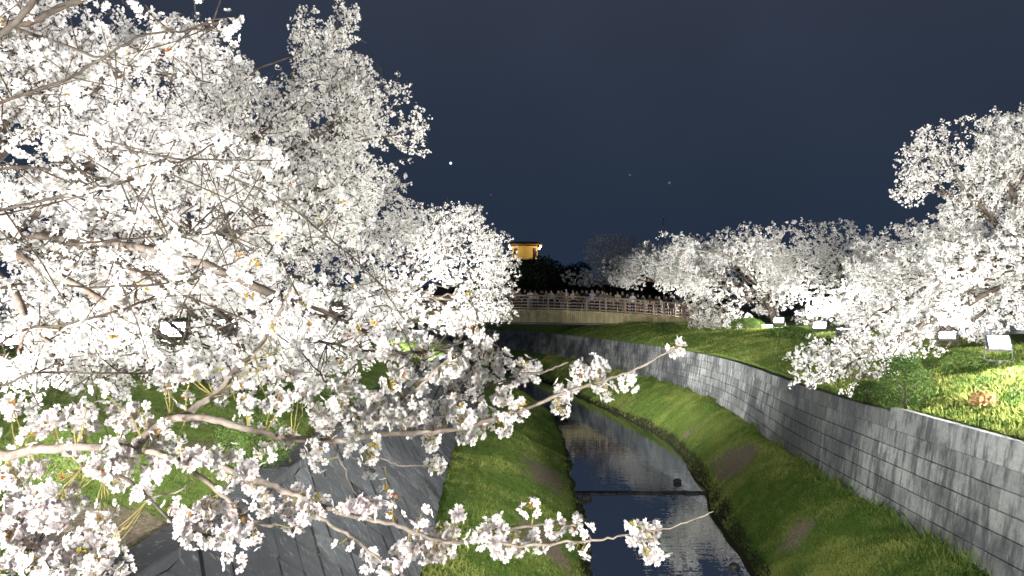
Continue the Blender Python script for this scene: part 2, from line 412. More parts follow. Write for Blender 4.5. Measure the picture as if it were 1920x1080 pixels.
while y < 95:
    L = random.uniform(.7, 1.1); ym = y+L/2; ang = math.atan2(-(float(WLT(y+L))-float(WLT(y))), L)
    cp.box((float(WLT(ym))-.15, ym, ZT+.03), (.34, L-.012, .12), euler(0, 0, ang), bev=.015, tone=random.uniform(.1, .35)); y += L
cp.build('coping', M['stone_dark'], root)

# ------------------------------------------------------------------ scattering of small faces (petals, leaves, blades)
def rand_rot(n, up=None, spread=1.0):
    """random frames; up: preferred direction (n,3)"""
    z = rng.normal(size=(n, 3))
    if up is not None: z = up+z*spread
    z /= np.linalg.norm(z, axis=1)[:, None]+1e-9
    a = rng.normal(size=(n, 3)); x = np.cross(a, z); x /= np.linalg.norm(x, axis=1)[:, None]+1e-9; y = np.cross(z, x)
    return np.stack([x, y, z], 2)            # columns
def petal_hi():
    V, F, Mi = [], [], []
    for k in range(5):
        a = 2*math.pi*k/5; c, s = math.cos(a), math.sin(a)
        for (r, t, h) in ((.10, 0, 0), (.55, -.36, .16), (.97, -.22, .30), (.84, 0, .27), (.97, .22, .30), (.55, .36, .16), (.5, 0, .08)):
            V.append((r*c-t*s, r*s+t*c, h))
        b = 7*k; F += [(b, b+1, b+2, b+6), (b+6, b+2, b+3, b+4), (b, b+6, b+4, b+5)]; Mi += [0, 0, 0]
    b = len(V)
    for k in range(4):
        a = math.pi/2*k; V.append((.16*math.cos(a), .16*math.sin(a), .09))
    F.append((b, b+1, b+2, b+3)); Mi.append(1)
    for k in range(3):                                                # stamens
        a = 2.1*k+.3; b = len(V); c, s = math.cos(a), math.sin(a)
        V += [(.05*c, .05*s, .05), (.30*c-.03*s, .30*s+.03*c, .34), (.34*c, .34*s, .36), (.30*c+.03*s, .30*s-.03*c, .32)]; F.append((b, b+1, b+2, b+3)); Mi.append(1)
    b = len(V)                                                        # pedicel
    V += [(.04, 0, 0), (-.04, 0, 0), (-.03, .12, -1.1), (.03, .12, -1.1)]; F.append((b, b+1, b+2, b+3)); Mi.append(2)
    return np.array(V), np.array(F), np.array(Mi)
def petal_mid():
    V, F = [], []
    for k in range(5):
        a = 2*math.pi*k/5; c, s = math.cos(a), math.sin(a); b = len(V)
        for (r, t, h) in ((.05, 0, 0), (.62, -.38, .2), (.98, 0, .34), (.62, .38, .2)): V.append((r*c-t*s, r*s+t*c, h))
        F.append((b, b+1, b+2, b+3))
    return np.array(V), np.array(F), np.zeros(5, int)
def petal_lo():
    V = [(0, 0, 0), (1, -.1, .35), (.2, 1, .3), (-.9, .5, .35), (-.7, -.8, .3), (.4, -.95, .35)]
    F = [(0, 5, 1, 2), (0, 2, 3, 4), (0, 4, 5, 5)]
    V = np.array(V); return V, np.array([(0, 5, 1, 2), (0, 2, 3, 4)]), np.zeros(2, int)
def leaf_t():
    V = [(0, 0, 0), (.5, -.28, .1), (1.1, 0, .0), (.5, .28, .1)]; return np.array(V), np.array([(0, 1, 2, 3)]), np.zeros(1, int)
def blade_t():
    V = [(-.035, 0, 0), (.035, 0, 0), (.03, .12, .55), (.0, .45, 1.0)]; return np.array(V), np.array([(0, 1, 2, 3)]), np.zeros(1, int)
T_HI, T_MID, T_LO, T_LEAF, T_BLADE = petal_hi(), petal_mid(), petal_lo(), leaf_t(), blade_t()
def scatter(name, tmpl, pos, rot, size, tone, mats, parent=None):
    V, Fc, Mi = tmpl; n = len(pos); k = len(V)
    if not hasattr(size, '__len__'): size = np.full(n, size)
    W = np.einsum('nij,kj->nki', rot, V)*size[:, None, None]+pos[:, None, :]
    FF = (Fc[None]+(np.arange(n)*k)[:, None, None]).reshape(-1, Fc.shape[1])
    return arr_mesh(name, W.reshape(-1, 3), FF, mats, parent, midx=np.tile(Mi, n), cols=np.repeat(tone, k))

# ------------------------------------------------------------------ trees
def in_lobes(lobes, n, shell=.45):
    vol = np.array([l[1][0]*l[1][1]*l[1][2] for l in lobes]); cnt = rng.multinomial(n, vol**.85/(vol**.85).sum()); out = []
    for (c, r), k in zip(lobes, cnt):
        d = rng.normal(size=(k, 3)); d /= np.linalg.norm(d, axis=1)[:, None]
        out.append(np.array(c)+d*np.array(r)*(rng.random(k)**shell)[:, None])
    return np.concatenate(out)
def skeleton(root, fork, lobes, N, bf=.35, droop=0.0):
    """grow a branching tree through random points of the crown, cheapest path first"""
    root, fork = np.array(root, float), np.array(fork, float)
    nodes = [root]; par = [-1]; plen = [0.0]
    for k in range(1, 6):
        t = k/5; p = root+(fork-root)*t+np.array([.10*math.sin(t*4), .08*math.sin(t*5+1), 0])*t; nodes.append(p); par.append(len(nodes)-2); plen.append(plen[-1]+np.linalg.norm(p-nodes[-2]))
    fk = len(nodes)-1
    for (c, r) in lobes:
        c = np.array(c); prev = fk; L = np.linalg.norm(c-fork); n = max(2, int(L/.55))
        side = rng.normal(size=3)*.05*L
        for k in range(1, n+1):
            t = k/n; p = fork+(c-fork)*t+side*math.sin(t*math.pi)+np.array([0, 0, .08*L*math.sin(t*math.pi)])+rng.normal(size=3)*.03
            nodes.append(p); par.append(prev); plen.append(plen[prev]+np.linalg.norm(p-nodes[prev])); prev = len(nodes)-1
    pts = in_lobes(lobes, int(N*1.5)); fq = 9.0/max(6.0, lobes[0][0][1])**.75
    nv = np.array([noise.noise(Vector(p*fq)) + .3*noise.noise(Vector(p*fq*2.6)) for p in pts]); pts = pts[np.argsort(-nv-.25*rng.random(len(nv)))[:N]]
    A = np.zeros((len(nodes)+N, 3)); A[:len(nodes)] = nodes; PL = np.zeros(len(nodes)+N); PL[:len(nodes)] = plen; par = list(par); m = len(nodes)
    first = 3
    # best known attachment of every free point
    D = np.linalg.norm(pts[:, None]-A[None, first:m], axis=2); cost = D+bf*PL[None, first:m]
    bi = cost.argmin(1)+first; bc = cost.min(1); alive = np.ones(N, bool)
    for _ in range(N):
        j = np.where(alive, bc, 1e9).argmin(); alive[j] = False
        p = pts[j]; b = bi[j]; A[m] = p; PL[m] = PL[b]+np.linalg.norm(p-A[b]); par.append(b)
        c = np.linalg.norm(pts-p, axis=1)+bf*PL[m]; up = alive & (c < bc); bi[up] = m; bc[up] = c[up]; m += 1
    return A[:m], np.array(par)
def radii(A, par, tip, trunk_r, p=2.1):
    n = len(A); ch = np.zeros(n)
    for i in range(n-1, 0, -1):
        if ch[i] == 0: ch[i] = 1.0
        ch[par[i]] += ch[i]
    r = tip*ch**(1/p); r = r*(1+(trunk_r/r[0]-1)*np.clip((r-tip)/(r[0]-tip), 0, 1)**.7); return r
def wood_mesh(name, A, par, r, sel, mat, parent, k, bend=.06):
    """tapered, slightly crooked pieces along the selected edges"""
    idx = np.nonzero(sel)[0]; a = A[par[idx]]; b = A[idx]; ra = np.minimum(r[par[idx]], r[idx]*1.9); rb = r[idx]
    L = np.linalg.norm(b-a, axis=1); m = (a+b)/2+rng.normal(size=a.shape)*(bend*L)[:, None]; rm = (ra+rb)/2
    V = []; off = 0; Fs = []
    t = b-a; t /= L[:, None]+1e-9; ref = np.tile([.3, .2, 1.0], (len(t), 1)); u = np.cross(t, ref); u /= np.linalg.norm(u, axis=1)[:, None]+1e-9; v = np.cross(t, u)
    th = np.arange(k)*2*math.pi/k
    ring = lambda c, rr: c[:, None]+rr[:, None, None]*(u[:, None]*np.cos(th)[None, :, None]+v[:, None]*np.sin(th)[None, :, None])
    W = np.concatenate([ring(a, ra), ring(m, rm), ring(b, rb)], 1); n = len(idx)
    base = (np.arange(n)*3*k)[:, None]
    for s_ in (0, 1):
        for j in range(k):
            Fs.append(base+np.array([[s_*k+j, s_*k+(j+1) % k, (s_+1)*k+(j+1) % k, (s_+1)*k+j]]))
    return arr_mesh(name, W.reshape(-1, 3), np.concatenate(Fs), mat, parent, smooth=True)
def blossom_points(A, par, r, rmax, step, jit):
    idx = np.nonzero((r < rmax) & (par >= 0))[0]; a = A[par[idx]]; b = A[idx]; L = np.linalg.norm(b-a, axis=1)
    n = np.maximum(1, (L/step+rng.random(len(L))).astype(int)); rep = np.repeat(np.arange(len(idx)), n)
    t = rng.random(len(rep))[:, None]; return a[rep]+(b-a)[rep]*t+rng.normal(size=(len(rep), 3))*jit
def flowers_at(C, per, crad, up=None):
    n = len(C)*per; c = np.repeat(C, per, 0); d = rng.normal(size=(n, 3)); d /= np.linalg.norm(d, axis=1)[:, None]
    return c+d*crad*(.6+.4*rng.random(n))[:, None], d
def cherry_tree(label, root, fork, lobes, N, lod, tip=.004, trunk_r=.16, step=.11, per=5, crad=.05, fs=.018, bf=.35, petal='petal_far', barkm='bark', group=None, rmax=.02, jit=.03, bare=0):
    t = empty('cherry_tree', root); tag(t, label, 'tree', group)
    A, par = skeleton(root, fork, lobes, N, bf)
    nb = len(A)
    if bare:                                                          # flowerless shoots standing out of the crown
        o = rng.choice(np.arange(nb//2, nb), bare); z = A[o]; top = o[np.argsort(-z[:, 2]-.2*rng.random(bare))][:bare//2]
        ext, ep = [], []
        for q in top:
            prev = q; d = A[q]-A[par[q]]; d = d/np.linalg.norm(d)+np.array([0, 0, .8]); d /= np.linalg.norm(d)
            for s_ in range(4):
                d = d+rng.normal(size=3)*.22; d /= np.linalg.norm(d); p = (A[prev] if prev < nb else ext[prev-nb])+d*.17; ext.append(p); ep.append(prev); prev = nb+len(ext)-1
        A = np.concatenate([A, np.array(ext)]); par = np.concatenate([par, ep])
    r = radii(A, par, tip, trunk_r)
    big = (r > .028) & (par >= 0); small = (~big) & (par >= 0)
    wood_mesh('trunk', A, par, r, big, M[barkm], t, 8, .03)
    wood_mesh('twig_sprays', A, par, r, small, M[barkm], t, 3 if lod != 'hi' else 5)
    C = blossom_points(A[:nb], par[:nb], r[:nb], rmax, step, jit)
    pos, d = flowers_at(C, per, crad)
    tone = np.clip(rng.normal(.55, .3, len(pos)), 0, 1)
    T = {'hi': T_HI, 'mid': T_MID, 'lo': T_LO}[lod]
    mats = [M[petal], M['heart'], M['pedicel']] if lod == 'hi' else [M[petal]]
    scatter('crown', T, pos, rand_rot(len(pos), d, .6), fs*rng.uniform(.8, 1.15, len(pos)), tone, mats, t)
    return t
def lobe(px, py, d, rpx, rpy, ry): return (P(px, py, d), (rpx/FPX*d, ry, rpy/FPX*d))
def gpt(x, y): return (x, y, ground_z(x, y)-.05)
def at(px, d): return (px-960)/FPX*d
GR = 'cherry trees in bloom along the right bank'; GL = 'cherry trees in bloom along the left bank'
# ------------------------------------------------------------------ floodlights
def flood_proto():
    t = empty('floodlight')
    h = MB(); h.box((0, -.02, .42), (.44, .10, .34), bev=.02)
    for k in range(7): h.box((-.18+k*.06, .055, .42), (.012, .06, .28))
    tilt = euler(R(-0), 0, 0)
    h.build('housing', M['metal_dark'], t)
    g_ = MB(); g_.box((0, -.078, .42), (.38, .012, .28), bev=.005); g_.build('lamp_glass', M['glass_on'], t)
    f = MB()
    for sx in (-1, 1): f.box((sx*.20, -.085, .42), (.03, .02, .33), bev=.004)
    for sz in (-1, 1): f.box((0, -.085, .42+sz*.155), (.38, .02, .025), bev=.004)
    f.build('bezel', M['metal_dark'], t)
    b = MB(); b.tube([(-.245, 0, .42), (-.245, .0, .12), (-.2, 0, .08), (.2, 0, .08), (.245, 0, .12), (.245, 0, .42)], .012, 6); b.build('bracket', M['metal_dark'], t)
    s = MB(); s.tube([(0, 0, .09), (0, 0, -.25)], .022, 8); s.box((0, 0, -.12), (.3, .3, .02), bev=.004); s.build('stake', M['metal_dark'], t)
    return t
FL = flood_proto(); fl_used = [False]; LAMPS = []
def floodlight(x, y, zl, aim, power, label, colr=(1.0, .975, .93), ang=170, size=1.35, group='floodlights along the banks'):
    if fl_used[0]:
        t = FL.copy(); link(t)
        for c in FL.children:
            if c.type == 'MESH': k = c.copy(); link(k, t)
    else: t = FL; fl_used[0] = True
    tag(t, label, 'floodlight', group)
    ax = Vector(aim).normalized(); rz = math.atan2(ax.x, -ax.y)
    t.location = (x, y, zl-.42*size); t.rotation_euler = (0, 0, rz); t.scale = (size,)*3
    tl = math.asin(ax.z)
    for c in t.children:
        if c.name.split('.')[0] in ('housing', 'lamp_glass', 'bezel'):
            c.matrix_local = Matrix.Translation((0, 0, .42)) @ Matrix.Rotation(-tl, 4, 'X') @ Matrix.Translation((0, 0, -.42))
    ld = bpy.data.lights.new('floodlight_beam', 'SPOT'); ld.energy = power*LAMP; ld.spot_size = R(ang); ld.spot_blend = 1.0; ld.shadow_soft_size = .12; ld.color = colr
    lo = bpy.data.objects.new('floodlight_beam', ld); link(lo)
    p = Vector((x, y, zl))+ax*.14*size; lo.location = p; lo.rotation_euler = ax.to_track_quat('-Z', 'Y').to_euler()
    LAMPS.append(np.array([x, y, zl])); return t
def flz(x, y, px_y, d): return max(P(960, px_y, d)[2], ground_z(x, y)+.25)
for (px, py, d, aim, pw, lab) in (
    (1870, 645, 15.5, (-.25, -.75, .6), 1500, 'brightest floodlight on the right bank, shining from the near grass slope'),
    (1775, 632, 20, (-.35, -.6, .9), 600, 'floodlight half hidden by drooping blossom just left of the brightest right one'),
    (1537, 620, 32, (-.35, -.6, .9), 1500, 'floodlight under the blossom on the right bank, nearer of the distant pair'),
    (1460, 607, 42, (-.35, -.6, .9), 1000, 'floodlight beside the white patch on the right bank, farther of the distant pair'),
    (15, 675, 12.6, (.35, -.6, .85), 900, 'floodlight shining through blossom at the very left of the left bank'),
    (325, 637, 22, (.3, -.8, .6), 1600, 'brightest floodlight among the left bank blossom'),
    (425, 615, 30, (.3, -.7, .8), 1600, 'round bright floodlight just beyond the brightest one on the left bank'),
    (632, 583, 45, (.3, -.7, .8), 2000, 'bluish floodlight farthest along the left bank')):
    x = at(px, d); floodlight(x, d, flz(x, d, py, d), aim, pw, lab, size=(1.7 if px in (325, 425, 15) else 1.0 if px > 1700 else 1.3))
# unseen floodlights: the row past the camera, plus added ones that brighten crowns
VIS = len(LAMPS)
def more(x, y, aim, pw, lab, **k): floodlight(x, y, ground_z(x, y)+.45, aim, pw, lab, **k)
more(-3.6, -.4, (.55, .75, .55), 680, 'near floodlight on the left bank beside the viewer', ang=150)
more(7.6, 6.5, (-.75, .55, .42), 2200, 'added fill floodlight on the right bank turned towards the left crowns', ang=110)  # added out of view to lift the grey left crowns
more(-5.2, 1.4, (.9, .9, .55), 260, 'low floodlight on the left bank aimed along the stream', ang=140)
more(7.4, 4.6, (-.2, .9, .06), 500, 'low floodlight on the right bank aimed across the stream', ang=140)
more(8.6, -3.0, (-.6, .75, .25), 3400, 'floodlight on the right bank behind the viewer')
more(9.2, 9.0, (.1, .9, .35), 2600, 'floodlight on the right bank before the tall tree')
more(-5.4, 6.0, (.9, .5, .55), 800, 'near floodlight under the left cherry crowns', ang=150)
more(-4.6, 15.0, (.6, -.1, .7), 2500, 'added fill floodlight at the left wall under the second crown')  # added lamp, brightens the loose crown above the left wall
more(-4.6, 27.0, (.72, .62, .38), 4200, 'added fill floodlight at the left wall under the far left crown')  # added lamp, lights the right crowns from the river side
more(10.6, 24.0, (.3, .2, .9), 280, 'added fill floodlight at the right wall under the second right crown')  # added among the crowns for more even light
more(15.8, 38.0, (-.6, .7, .6), 2200, 'added fill floodlight on the right slope before the bridge')  # added to light the bridge face and the crowns beside it
more(15.0, 62.0, (-.6, .2, .75), 1000, 'added fill floodlight by the bridge end behind the last right tree')  # added so the last crowns shine in the water
more(-3.9, 32.0, (.1, .25, .9), 1000, 'added fill floodlight on the left wall below the fine textured far crown')  # added to brighten the far left crown from below
floodlight(-.35, -1.5, 1.72, (.36, .92, .05), 950, 'added low fill floodlight on the grass beneath the viewer aimed upstream', ang=78)  # added out of view to light the right wall and low bank
more(-8.5, 54.0, (.1, -.6, .8), 600, 'added fill floodlight behind the left trees near the bridge')  # added unseen lamp behind the trees

# ------------------------------------------------------------------ cherry trees
_bp = blossom_points
def blossom_points(*a):
    """leave the small gaps through which the lit floodlights shine"""
    C = _bp(*a); o = np.array([0, 0, CZ])
    for i, L in enumerate(LAMPS[:VIS]):
        ax = L-o; dl = np.linalg.norm(ax); ax /= dl; t = (C-o) @ ax; dist = np.linalg.norm((C-o)-t[:, None]*ax, axis=1)
        C = C[~((t < dl+.3) & (dist < (.015 if i not in (0, 5) else .022)*np.maximum(t, 1)))]
    return C
def rtree(px, d, dx, lobes, label, group, fh=1.9, **kw):
    x = at(px, d)+dx; z = ground_z(x, d)
    f = np.mean([l[0] for l in lobes], axis=0)
    fork = np.array([x+(f[0]-x)*.18, d+(f[1]-d)*.18, z+fh])
    return cherry_tree(label, (x, d, z-.08), fork, lobes, group=group, **kw)
rtree(1990, 18, .2, [lobe(1860, 290, 17.5, 120, 85, 1.5), lobe(1765, 285, 17.2, 75, 58, 1.0), lobe(1705, 340, 17, 40, 52, .6), lobe(1830, 395, 17.3, 80, 52, 1.1), lobe(1960, 310, 18, 110, 130, 1.6), lobe(1850, 480, 17.5, 160, 100, 2.0),
      lobe(1740, 520, 17, 90, 90, 1.5), lobe(1690, 600, 16, 125, 48, 1.2), lobe(1580, 655, 15.3, 90, 40, .8), lobe(1860, 570, 17, 110, 55, 1.2), lobe(1540, 680, 14.8, 66, 34, .7), lobe(1520, 720, 14.4, 40, 20, .4), lobe(1590, 740, 14.0, 34, 14, .3), lobe(1690, 650, 15.5, 90, 30, .8), lobe(1640, 700, 14.6, 50, 18, .5), lobe(1800, 620, 16.5, 90, 30, .9)],
      'tall cherry tree at the right edge with an arching top bough and drooping lower sprays', GR, N=7800, lod='mid', per=6, crad=.05, fs=.025, trunk_r=.22, bare=14, step=.10)
rtree(1740, 25, .6, [lobe(1700, 500, 25, 110, 92, 2), lobe(1800, 490, 26, 105, 88, 2), lobe(1640, 550, 24, 65, 70, 1.5), lobe(1700, 600, 24, 100, 42, 1.5), lobe(1880, 470, 26, 90, 80, 2)],
      'cherry tree second along the right bank, dense and warm white behind the tall one', GR, N=4400, lod='mid', per=5, crad=.06, fs=.031, step=.12, trunk_r=.2, bare=10)
rtree(1590, 34, .5, [lobe(1560, 490, 34, 100, 84, 2.6), lobe(1480, 478, 34, 66, 74, 2.2), lobe(1620, 530, 34, 60, 80, 2.2), lobe(1500, 560, 33, 95, 45, 2), lobe(1560, 585, 32, 90, 30, 1.6)],
      'bluish white cherry tree above the two distant right floodlights', GR, N=4000, lod='mid', per=5, crad=.065, fs=.038, step=.14, trunk_r=.2, bare=30)
rtree(1430, 45, .8, [lobe(1390, 490, 45, 84, 76, 3), lobe(1335, 560, 44, 58, 50, 2.4), lobe(1450, 530, 45, 60, 70, 2.6), lobe(1300, 487, 46, 70, 58, 2.4), lobe(1350, 605, 42, 66, 26, 1.8), lobe(1255, 476, 41, 62, 44, 2.0), lobe(1290, 530, 41, 50, 34, 1.8), lobe(1225, 500, 42, 50, 26, 1.6)],
      'cherry tree whose low sprays cover the right end of the bridge railing', GR, N=4400, lod='mid', per=5, crad=.08, fs=.044, step=.17, trunk_r=.22, bare=16)
rtree(1300, 66, .8, [lobe(1240, 490, 65, 72, 44, 3.2), lobe(1180, 500, 65, 60, 34, 2.6), lobe(1310, 500, 65, 60, 50, 3), lobe(1200, 525, 64, 66, 20, 2.4), lobe(1280, 530, 64, 66, 22, 2.4)],
      'cherry tree just beyond the bridge, hanging above the heads of the crowd', GR, N=2800, lod='mid', per=5, crad=.10, fs=.06, step=.21, trunk_r=.2, bare=8)
rtree(1150, 88, 0, [lobe(1140, 470, 88, 52, 36, 3.5), lobe(1105, 520, 86, 56, 20, 3), lobe(1170, 500, 90, 40, 34, 3)],
      'dim grey cherry tree beyond the bridge, left of the lit crowns', GR, N=1500, lod='lo', per=4, crad=.12, fs=.08, step=.28, trunk_r=.2)
rtree(1190, 104, 0, [lobe(1170, 470, 104, 50, 30, 4), lobe(1215, 500, 104, 50, 40, 4)],
      'faint cherry tree farthest beyond the bridge on the right', GR, N=1000, lod='lo', per=3, crad=.12, fs=.08, step=.33, trunk_r=.2)
# left bank, far to near
rtree(740, 36, -1, [lobe(850, 470, 35, 90, 92, 2.6), lobe(925, 510, 35, 56, 85, 2.2), lobe(780, 450, 35, 70, 78, 2.6), lobe(930, 585, 34, 48, 26, 1.6), lobe(850, 590, 34, 80, 40, 2), lobe(750, 540, 35, 80, 70, 2.4), lobe(880, 410, 36, 40, 30, 1.5)],
      'fine textured white cherry tree on the left bank reaching over the bridge end', GL, N=4800, lod='mid', per=5, crad=.055, fs=.031, step=.125, trunk_r=.22, bare=20, fh=1.6)
rtree(560, 23, -1.5, [lobe(640, 420, 22, 110, 110, 2.2), lobe(740, 430, 23, 75, 70, 1.8), lobe(540, 470, 22, 110, 110, 2), lobe(680, 560, 21, 120, 62, 1.8), lobe(470, 580, 22, 90, 60, 1.8), lobe(560, 330, 22, 100, 80, 2), lobe(250, 600, 22, 160, 60, 1.8), lobe(400, 650, 20, 140, 45, 1.5), lobe(720, 350, 23, 60, 40, 1.2)],
      'cherry tree in the middle of the left bank between two floodlights', GL, N=4600, lod='mid', per=6, crad=.05, fs=.026, step=.11, trunk_r=.22, fh=1.7)
rtree(380, 13, -1.6, [lobe(600, 210, 12.5, 105, 95, 1.3), lobe(700, 210, 12.3, 62, 70, .9), lobe(768, 245, 12.2, 42, 60, .6), lobe(600, 85, 12.8, 55, 75, .8), lobe(650, 40, 12.8, 30, 45, .5), lobe(560, 380, 12, 150, 90, 1.5), lobe(430, 260, 12.5, 130, 120, 1.5),
      lobe(650, 330, 12, 85, 60, 1.2), lobe(400, 130, 13, 90, 40, 1.2), lobe(430, 520, 12, 160, 80, 1.5), lobe(740, 175, 12, 40, 40, .6), lobe(660, 140, 12.3, 50, 50, .7), lobe(450, 640, 11, 120, 50, 1)],
      'tall loose cherry tree against the sky with bare shoots at its top', GL, N=7000, lod='mid', per=6, crad=.047, fs=.022, step=.095, trunk_r=.22, bare=40, fh=1.6)
rtree(120, 16, -1.0, [lobe(90, 640, 15, 170, 58, 1.2), lobe(290, 660, 15, 150, 50, 1.2), lobe(470, 645, 15, 120, 50, 1.1), lobe(590, 590, 15, 110, 60, 1.2), lobe(180, 560, 15, 180, 60, 1.3), lobe(120, 715, 13, 190, 40, 1.1), lobe(400, 710, 13, 130, 34, 1.0), lobe(600, 660, 14, 120, 50, 1.1)],
      'low spreading cherry tree on the left bank drooping before the brightest floodlight', GL, N=4600, lod='mid', per=6, crad=.047, fs=.022, step=.10, trunk_r=.2, fh=1.4)
rtree(60, 9, -2.2, [lobe(150, 200, 9, 200, 150, 1.2), lobe(300, 330, 9, 200, 120, 1.1), lobe(100, 430, 9, 180, 130, 1.2), lobe(330, 90, 9.3, 110, 75, .8), lobe(60, 60, 9, 200, 90, 1), lobe(330, 520, 8.5, 220, 75, 1), lobe(80, 600, 8.5, 170, 60, 1), lobe(330, 640, 7.5, 220, 55, .9), lobe(100, 690, 7.2, 170, 45, .8), lobe(620, 600, 7, 170, 60, .8), lobe(200, 680, 10, 280, 48, 1.2), lobe(480, 690, 8, 120, 36, .8)],
      'broad cherry tree filling the upper left, brown twigs showing through', GL, N=8500, lod='mid', per=6, crad=.045, fs=.020, step=.085, trunk_r=.2, fh=1.7, petal='petal')
# ------------------------------------------------------------------ nearest cherry tree: every bough traced in depth
near = empty('cherry_tree', gpt(-4.2, 3.0)); tag(near, 'nearest cherry tree, pinkish white boughs with open flowers reaching across the stream', 'tree', GL)
tm = MB(); rt = np.array(near.location); fk = np.array([-3.3, 2.9, 5.3])
tm.tube([rt+(0, 0, -.1), rt+(.08, 0, .5), rt+(.3, .02, .9), fk-(.15, 0, .25), fk], [.24, .19, .17, .16, .13], 12); tm.build('trunk', M['bark'], near, True)
def smooth_poly(pts, n=5):
    pts = np.array(pts); out = []
    for i in range(len(pts)-1):
        p0, p1, p2, p3 = pts[max(i-1, 0)], pts[i], pts[i+1], pts[min(i+2, len(pts)-1)]
        for k in range(n):
            t = k/n; out.append(.5*((2*p1)+(-p0+p2)*t+(2*p0-5*p1+4*p2-p3)*t*t+(-p0+3*p1-3*p2+p3)*t**3))
    out.append(pts[-1]); return np.array(out)
BOUGHS = []
def bough(pts, r0, r1, mat='bark_pale', tofork=False, stub=None):
    """pts: (photo x, photo y, distance)"""
    w3 = [P(*p) for p in pts]
    if tofork: w3 = [fk, fk+(w3[0]-fk)*.5+np.array([0, 0, .12])]+w3
    c = smooth_poly(w3); n = len(c); rr = np.linspace(r0, r1, n)*(1+.10*rng.normal(size=n).clip(-1, 1))
    c = c+rng.normal(size=c.shape)*.0022
    m = MB(); m.tube(c, rr, 8)
    o = m.build('bough', M[mat], near, True); B = dict(o=o, c=c, C=[], n=[], mat=mat, tw=MB()); BOUGHS.append(B); return B
Z1, Z2, Z3 = 2.5, 2.35, 2.6
bA = bough([(-60, 830, Z1), (75, 840, Z1), (160, 837, Z1), (250, 842, Z1), (310, 853, Z1), (360, 882, Z1), (425, 935, 2.45), (465, 975, 2.4), (515, 985, 2.4)], .020, .005, tofork=True)
bB = bough([(250, 842, 2.5), (300, 792, 2.55), (350, 775, 2.6), (410, 735, 2.65), (450, 685, 2.7), (480, 660, 2.75), (520, 595, 2.85), (545, 540, 2.9)], .015, .006)
bC = bough([(302, 792, 2.55), (365, 781, 2.55), (450, 800, 2.6), (530, 820, 2.6), (625, 827, 2.6), (700, 815, 2.6), (775, 812, 2.6), (840, 807, 2.6), (905, 790, 2.6), (973, 769, 2.6), (1031, 747, 2.58), (1080, 729, 2.56), (1147, 709, 2.54), (1191, 693, 2.52), (1244, 664, 2.5), (1268, 652, 2.5)], .013, .0028)
bD = bough([(650, 824, 2.6), (680, 795, 2.58), (724, 769, 2.57), (765, 740, 2.55), (791, 720, 2.55), (818, 695, 2.55), (850, 665, 2.55)], .008, .0035)
bE = bough([(270, 845, 2.5), (330, 860, 2.42), (400, 868, 2.38), (490, 905, 2.35), (545, 925, 2.35), (615, 952, 2.33), (665, 968, 2.3), (725, 980, 2.3), (780, 998, 2.3), (849, 1018, 2.3), (898, 1009, 2.3), (947, 993, 2.3), (1031, 982, 2.3), (1080, 985, 2.3)], .011, .0035)
bF = bough([(900, 1009, 2.3), (960, 1022, 2.3), (1031, 1020, 2.28), (1111, 1013, 2.25), (1160, 1007, 2.25), (1244, 993, 2.23), (1289, 978, 2.22), (1338, 960, 2.2)], .005, .0018)
bG = bough([(590, 950, 2.33), (604, 973, 2.3), (649, 1000, 2.28), (684, 1027, 2.26), (738, 1067, 2.24), (800, 1110, 2.2)], .006, .0035)
bH = bough([(-80, 935, 1.95), (0, 990, 1.9), (40, 1025, 1.88), (85, 1070, 1.85), (130, 1130, 1.8)], .010, .006, 'bark', tofork=True)
bI = bough([(625, 829, 2.6), (632, 850, 2.6), (648, 885, 2.6), (665, 926, 2.6)], .004, .0018)
bJ = bough([(632, 842, 2.6), (680, 868, 2.58), (705, 878, 2.57), (726, 876, 2.56)], .003, .0015)
bK = bough([(690, 848, 2.58), (720, 862, 2.58), (755, 872, 2.58), (798, 873, 2.58)], .003, .0016)
bL = bough([(120, 842, 2.5), (150, 868, 2.5), (187, 896, 2.5), (230, 900, 2.5)], .005, .003)
bM = bough([(975, 700, 2.7), (1010, 700, 2.7), (1040, 688, 2.7), (1066, 679, 2.7)], .0045, .003)
bN = bough([(275, 935, 2.42), (340, 920, 2.45), (355, 895, 2.5)], .003, .002)
bO = bough([(205, 880, 2.45), (245, 905, 2.4), (290, 945, 2.35), (340, 990, 2.3), (395, 1005, 2.3)], .006, .003, 'bark')
bZ = bough([(600, 640, 3.0), (700, 660, 2.95), (800, 660, 2.9), (880, 640, 2.9), (935, 650, 2.9)], .006, .003, 'bark')
bY = bough([(545, 560, 2.9), (640, 600, 3.0), (720, 640, 3.0), (790, 690, 2.95), (860, 735, 2.9), (930, 720, 2.9), (985, 700, 2.85)], .008, .003, 'bark')
